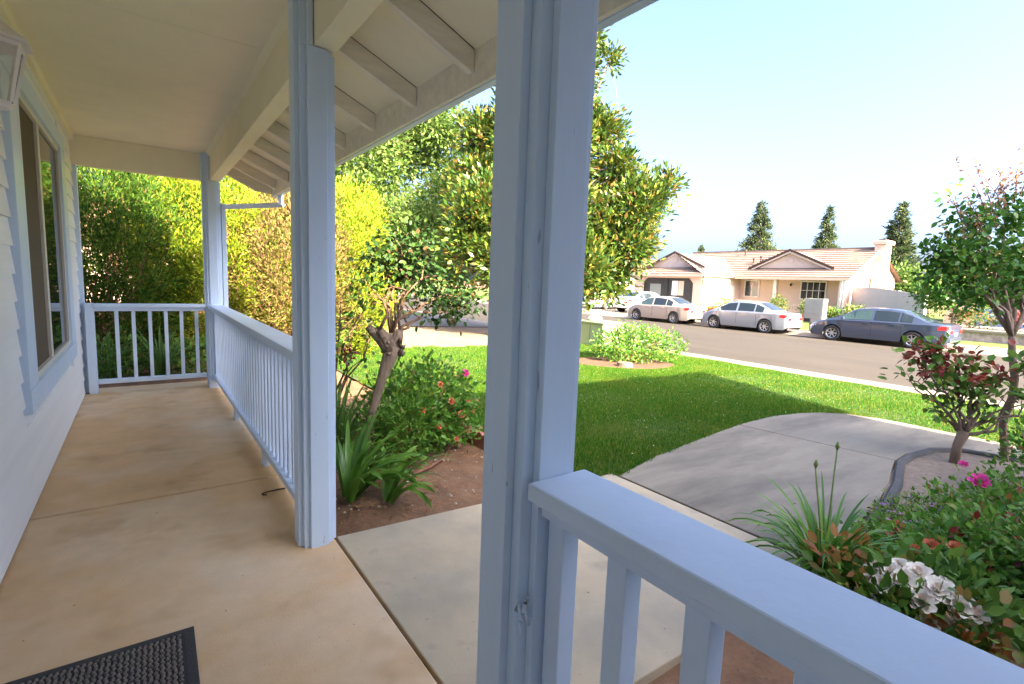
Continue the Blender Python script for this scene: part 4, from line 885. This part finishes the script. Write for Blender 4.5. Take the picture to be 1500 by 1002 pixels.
# garage wing
MB().box(31.5,36.4,20.95,21.2,GB,2.5).build('garage_side_wall', M['stucco'], OH)
MB().box(31.5,36.4,26.45,26.7,GB,2.5).build('garage_side_wall', M['stucco'], OH)
MB().box(31.45,31.65,20.95,21.60,GB,2.5).build('garage_front_pier', M['stucco'], OH); MB().box(31.45,31.65,26.1,26.9,GB,2.5).build('garage_front_pier', M['stucco'], OH)
MB().box(31.45,31.65,21.60,26.1,2.16,2.5).build('garage_lintel', M['stucco'], OH)
for ya_, s_ in ((21.601,1),(26.099,-1)): MB().prism([(31.46,ya_,2.159),(31.46,ya_+.35*s_,2.159),(31.46,ya_,1.80)],(.17,0,0)).build('corner_brace', M['stucco'], OH)
for i in range(2): MB().box(31.66,31.68,21.62+i*2.24,23.84+i*2.24,GB+.05,2.16).build('screen_panel', M['screen'], OH)
MB().box(31.60,31.659,23.81,23.87,GB+.05,2.16).build('screen_mullion', M['black'], OH)
for y0_, y1_, z0_, z1_, mm in ((23.0,23.5,.9,1.95,'plate'),(22.5,22.95,.9,1.95,'stucco2'),(24.5,25.5,.6,1.7,'mailbox')): MB().box(31.645,31.6595,y0_,y1_,z0_,z1_).build('garage_contents_panel', M[mm], OH)
roof('garage_roof', OH, (31,20.6,2.43),(36.3,20.6,2.43),(38.2,23.6,3.98),(31.9,23.6,3.98), M['tile'], 9)
roof('garage_roof', OH, (31,26.9,2.43),(36.3,26.9,2.43),(38.2,23.6,3.98),(31.9,23.6,3.98), M['tile'], 9)
roof('garage_skirt_roof', OH, (31,20.6,2.43),(31,26.9,2.43),(32.0,26.0,2.95),(32.0,21.5,2.95), M['tile'], 3)
gw = MB(); gw.prism([(31.97,21.4,2.92),(31.97,26.0,2.92),(31.97,23.6,3.95)],(.1,0,0)); gw.build('garage_gable', M['gable'], OH)
for s_, ye in ((1,21.15),(-1,26.1)):
    MB().prism([(31.80,ye-.1*s_,2.87),(31.80,23.6,3.98),(31.80,23.6,4.13),(31.80,ye-.1*s_,3.01)],(.17,0,0)).build('barge_tiles', M['barge'], OH)
    MB().prism([(31.85,ye+.2*s_,2.87),(31.85,23.6,3.86),(31.85,23.6,3.975),(31.85,ye,2.875)],(.07,0,0)).build('barge_board', M['gable'], OH)
for gy_, gx_, gz_ in ((23.6,31.96,3.45),(17.35,36.29,3.62)): MB().lathe([(.16,0),(.16,-.03),(.11,-.035)], (gx_,gy_,gz_), axis='x', n=16).build('gable_vent', M['gable'], OH)
MB().prism([(31.3,20.70,2.47),(31.3,20.70,2.33),(36.3,20.70,2.33),(36.3,20.70,2.47)],(0,.05,0)).build('fascia', M['trimw'], OH); MB().box(30.96,31.0,20.6,26.9,2.27,2.44).build('fascia', M['stucco2'], OH)
MB().box(31.9,35.6,20.90,20.949,GB,1.75).build('side_door_panel', M['trimw'], OH)
# windows, door, porch posts
def fwin(y0_, y1_, z0_, z1_, nv=2, nh=2):
    w_ = add('window', None, OH); x_ = 36.38
    MB().box(x_-.02,x_+.01,y0_,y1_,z0_,z1_).build('pane', M['glassdark'], w_)
    for q in ((y0_-.08,y1_+.08,z1_,z1_+.09),(y0_-.08,y1_+.08,z0_-.09,z0_),(y0_-.08,y0_,z0_,z1_),(y1_,y1_+.08,z0_,z1_)): MB().box(x_-.05,x_+.01,*q).build('frame', M['trimw'], w_)
    for i in range(1, nv): y_ = y0_+(y1_-y0_)*i/nv; MB().box(x_-.035,x_-.021,y_-.02,y_+.02,z0_,z1_).build('muntin', M['trimw'], w_)
    for i in range(1, nh): z_ = z0_+(z1_-z0_)*i/nh; MB().box(x_-.034,x_-.0205,y0_,y1_,z_-.015,z_+.015).build('muntin', M['trimw'], w_)
fwin(15.0,16.5,1.05,2.15,4,2); fwin(19.5,20.5,1.05,2.15,2,1)
MB().box(36.34,36.399,18.15,19.0,GB,2.2).build('door', M['stucco2'], OH)
MB().lathe([(.05,0),(.08,.12),(.04,.2)], (36.3,17.2,1.85), n=8).build('porch_lamp', M['barge'], OH)
for y_ in (13.6,17.7): MB().box(35.2,35.35,y_,y_+.15,GB,2.42).build('porch_post', M['trimw'], OH)
pr_ = add('porch_rail', None, OH)
for z_ in (.15,.62): MB().box(35.25,35.30,13.8,17.6,z_,z_+.05).build('rail', M['stucco'], pr_)
for i in range(24): MB().box(35.262,35.288,13.85+i*.158,13.88+i*.158,.201,.619).build('baluster', M['stucco'], pr_)
pr_ = add('porch_rail', None, OH)
for z_ in (.15,.72): MB().box(35.25,35.30,17.9,20.5,z_,z_+.05).build('rail', M['stucco'], pr_)
for i in range(17): MB().box(35.262,35.288,17.95+i*.15,18.0+i*.15,.201,.719).build('baluster', M['stucco'], pr_)
MB().box(39.0,40.0,12.75,13.38,GB,4.75).build('chimney', M['stucco'], OH, .02); MB().box(38.88,40.12,12.63,13.5,4.751,5.0).build('chimney_cap', M['stucco'], OH, .03)
MB().box(39.2,39.8,12.9,13.25,5.001,5.1).build('chimney_flue', M['barge'], OH)
for x_, y_, h_ in ((38.6,22.0,.4),(37.2,20.5,.28),(36.9,19.8,.55),(36.7,19.5,.4)): MB().lathe([(.06,0),(.06,h_),(.10,h_),(.10,h_+.1),(.02,h_+.14)], (x_,y_,2.43+(x_-35)*.471), n=8).build('roof_vent', M['barge'], OH)
MB().box(35.02,35.10,13.35,13.43,GB,2.4).build('downspout', M['trimw'], OH)
# white board fence beside it
FN = thing('board_fence','pale vertical board fence running right from the pink house','fence', (0,0,0))
b = MB(); n = 46
for i in range(n):
    t_ = i/n; y_ = 13.3-t_*4.6; x_ = 36.0-t_*3.2; h_ = 1.92-.15*t_ if t_ < .45 else 1.85-.6*(t_-.45)
    b.prism([(x_,y_,GB),(x_-.06,y_-.092,GB),(x_-.06,y_-.092,h_),(x_,y_,h_)],(.03,-.01,0))
tag(b.build('boards', M['whitefence'], FN), kind='stuff')
for t_ in (0,.33,.66,.99): MB().box(36.05-t_*3.2,36.15-t_*3.2,13.2-t_*4.6,13.3-t_*4.6,GB,1.9-.2*t_).build('post', M['whitefence'], FN)
# cluster mailbox
CM = thing('cluster_mailbox','grey cluster mailbox on a pedestal at the far kerb','mailbox', (25.75,10.95,-.375))
MB().box(-.22,.22,-.42,.42,.42,1.55).build('cabinet', M['mailbox'], CM, .015); MB().box(-.14,.14,-.16,.16,0,.419).build('pedestal', M['mailbox'], CM, .01)
for i in range(4):
    for j in range(2): MB().box(-.228,-.2205,-.37+j*.38,-.02+j*.38,.62+i*.22,.81+i*.22).build('door', M['mailbox'], CM, .004)
MB().box(-.229,-.2205,.10,.37,.44,.60).build('parcel_door', M['black'], CM)

# garden shrubs of the opposite house
def fb(lab, x, y, r, h, m='farleaf', fl=None, nf=40, cat='rose bush', zb_=None):
    T_, c = bush('flowering_bush', lab, (x,y,(g(x) if zb_ is None else zb_)), [(0,0,h*.6,r,r,h*.42),(r*.4,r*.3,h*.7,r*.6,r*.6,h*.3),(-r*.3,-r*.4,h*.65,r*.6,r*.6,h*.33)], m, 90, 8, .10, .11, .07, 6, r0=.015, cat=cat, shell=.4)
    if fl:
        q = c[rng.choice(len(c), min(nf,len(c)), False)]; small_flowers(T_, q+unit(q-[0,0,h*.5])*.08, .075, M[fl], 'flowers')
fb('orange and pink rose bush before the opposite front door', 33.6,16.6,.55,1.5,'farleaf','petalo',26)
fb('cream rose bush below the opposite front window', 33.8,14.8,.55,1.3,'farleaf','petaly',30)
fb('red-tipped rose bush right of the grey mailbox', 32.3,12.9,.5,1.0,'rosegreen','petalo',30)
fb('pale yellow rose bush in front of the board fence', 32.0,11.6,.55,1.25,'farleaf','petaly',40)
fb('cream rose bush beside the opposite garage wall', 33.2,20.2,.5,1.2,'farleaf','petaly',24)
fb('small dry plant against the garage side wall', 31.9,20.3,.25,.5,'bronze')
# right neighbour: raised stone bed, blue fence, house, red flowers
RB = thing('raised_bed','low stone-faced raised bed with pale coping across the street','raised bed', (0,0,0))
MB().box(28.6,33.0,-6,7.2,GB,.02).build('stone_face', M['stone'], RB); MB().box(28.5,33.1,-6.1,7.3,.021,.14).build('coping', M['curb'], RB, .02)
fb('red and orange flower bush on the stone raised bed, nearest the street sedan', 30.2,6.2,.9,.75,'farleaf','petalo',80,'bush',.14)
fb('large red flower bush on the raised bed before the blue fence', 30.2,4.4,.75,.9,'rosered','petalo',85,'bush',.14)
BF = thing('picket_fence','blue painted picket fence behind the raised bed across the street','fence', (0,0,0)); n = 60
for i in range(n):
    y_ = 6.6-i*.16; MB().box(33.2,33.23,y_,y_+.12,-.2,.98).build('picket', M['bluefence'], BF)
for z_ in (.2,.8): MB().box(33.231,33.28,-3.1,6.75,z_,z_+.1).build('rail', M['bluefence'], BF)
RH = thing('neighbour_house','tan stucco house with reddish tiled roof behind the blue fence','house', (0,0,0))
MB().box(40,50,-8,9.6,-.3,2.4).build('wall', M['stucco2'], RH); roof('roof', RH, (39.2,-8.5,2.25),(39.2,10.1,2.25),(45,10.1,4.6),(45,-8.5,4.6), M['tile2'], 13); MB().box(39.15,39.2,-8.5,10.1,2.1,2.27).build('fascia', M['trimw'], RH)
MB().box(39.96,39.999,4.6,6.6,.6,1.8).build('window', M['glassdark'], RH); MB().box(39.3,39.5,3.6,3.8,-.3,2.2).build('porch_post', M['trimw'], RH)
tree('street_tree','small round green street tree between the dark sedan and the raised bed', (29.6,6.75,g(29.6)), (29.6,6.75,.9), [(29.6,6.75,1.75,1.1,1.1,.7),(29.9,7.6,1.6,.8,.8,.6),(29.8,5.9,1.7,.9,.9,.6)], M['myrtle'], M['palebark'], 330, 11, .16, .15, .10, .07, 'oval', twigs=20)
fb('loose climbing shrub over the board fence end', 34.5,8.9,.7,2.2,'farleaf',None,0,'bush')
for i, (x,y,r,h,lab) in enumerate(((47,14.5,2.6,3.4,'yellow-green tree crown behind the chimney'),(50,9.6,2.4,4.2,'golden-green tree above the neighbour roof'),(56,30,2.2,6.2,'small bushy tree top left of the garage ridge'))):
    tree('background_tree', lab, (x,y,-.2), (x,y,h*.4), [(x,y,h*.75,r,r,h*.3),(x+.8,y-.9,h*.68,r*.7,r*.7,h*.28),(x-.5,y+1.1,h*.7,r*.7,r*.7,h*.25)], M['farleaf'], M['bark'], 260, 10, .3, .30, .18, .16, twigs=12)
# left neighbour across the street
LH = thing('corner_house','cream house with orange tiled roof left of the opposite garage','house', (0,0,0))
MB().box(33,46,32.5,48,-.3,2.6).build('wall', M['trimw'], LH)
roof('roof', LH, (32.3,32,2.5),(46.5,32,2.5),(46.5,37,4.5),(32.3,37,4.5), M['tile2'], 9); roof('roof', LH, (32.3,42,2.5),(46.5,42,2.5),(46.5,37,4.5),(32.3,37,4.5), M['tile2'], 9)
MB().prism([(33,32.4,2.6),(33,41.6,2.6),(33,37,4.4)],(.15,0,0)).build('gable', M['trimw'], LH)
for s_, ye in ((1,31.9),(-1,42.1)): MB().prism([(32.2,ye,2.4),(32.2,37,4.42),(32.2,37,4.6),(32.2,ye,2.58)],(.1,0,0)).build('barge_board', M['trimw'], LH)
MB().box(32.9,32.99,34,40,-.3,1.9).build('garage_door', M['plate'], LH)
# next-door neighbour on our side
NH = thing('next_door_house','peach stucco house beyond the dirt patch, seen through the rose tree','house', (0,0,0))
MB().box(-8,10.2,27,40,-.3,2.7).build('wall', M['stucco2'], NH); roof('roof', NH, (-8.6,26.4,2.55),(10.8,26.4,2.55),(10.8,33,5.2),(-8.6,33,5.2), M['tile2'], 12); MB().box(10.0,10.25,26.5,26.75,-.3,2.55).build('porch_post', M['trimw'], NH)
MB().box(6.2,8.2,26.95,26.999,.3,2.0).build('window', M['glassdark'], NH)
BN = thing('wheelie_bin','blue recycling bin standing at the neighbour drive','bin', (8.6,22.4,g(8.6)+.02))
MB().prism([(-.25,-.3,0),(.25,-.3,0),(.32,-.36,1.0),(-.32,-.36,1.0)],(0,.66,0)).build('body', M['bin'], BN, .02); MB().box(-.34,.34,-.40,.34,1.001,1.07).build('lid', M['bin'], BN, .02)
# conifers on the skyline
def conifer(label, x, y, h, r):
    T_ = thing('conifer', label, 'tree', (x,y,-.3), 0, 'conifers behind the opposite house'); P_, D_ = [], []
    b = MB(); b.tube([(0,0,0),(0,0,h*.5),(0,0,h*.98)], [.22,.13,.02], 7); z = h*.10
    while z < h*.985:
        rr = r*(1-z/h)**.85*random.uniform(.75,1.1)+.08; nb = 9
        for k_ in range(nb):
            a = random.uniform(0,6.283); L_ = rr*random.uniform(.7,1.08); e = np.array([math.cos(a)*L_, math.sin(a)*L_, z-L_*.10+random.uniform(-.1,.1)])
            b.tube([(0,0,z),tuple(e)], [.03,.008], 3, False); m_ = max(8,int(L_*36)); t_ = rng.uniform(.2,1.02,m_)[:,None]
            P_.append(np.array([0,0,z])*(1-t_)+e*t_+rng.normal(size=(m_,3))*.09); D_.append(np.tile([math.cos(a),math.sin(a),.25],(m_,1))+rng.normal(size=(m_,3))*.6)
        z += h*.022
    P_, D_ = np.concatenate(P_), np.concatenate(D_); n = len(P_); V_, F_ = inst('diamond', P_, D_, rsph(n), rng.uniform(.22,.45,n), rng.uniform(.06,.13,n)); np_mesh('crown', V_, F_, M['conifer'], T_); b.build('trunk', M['bark'], T_)
conifer('tallest broad conifer behind the ridge of the pink house', 55.4,30.2,11.6,3.9)
conifer('slender conifer above the roof between the porch gable and chimney', 60.6,25.4,11.2,2.3)
conifer('dark conifer just right of the chimney', 56.0,17.4,10.3,2.7)
conifer('tiny distant conifer above the garage roof', 75.0,50.5,9.0,2.3)
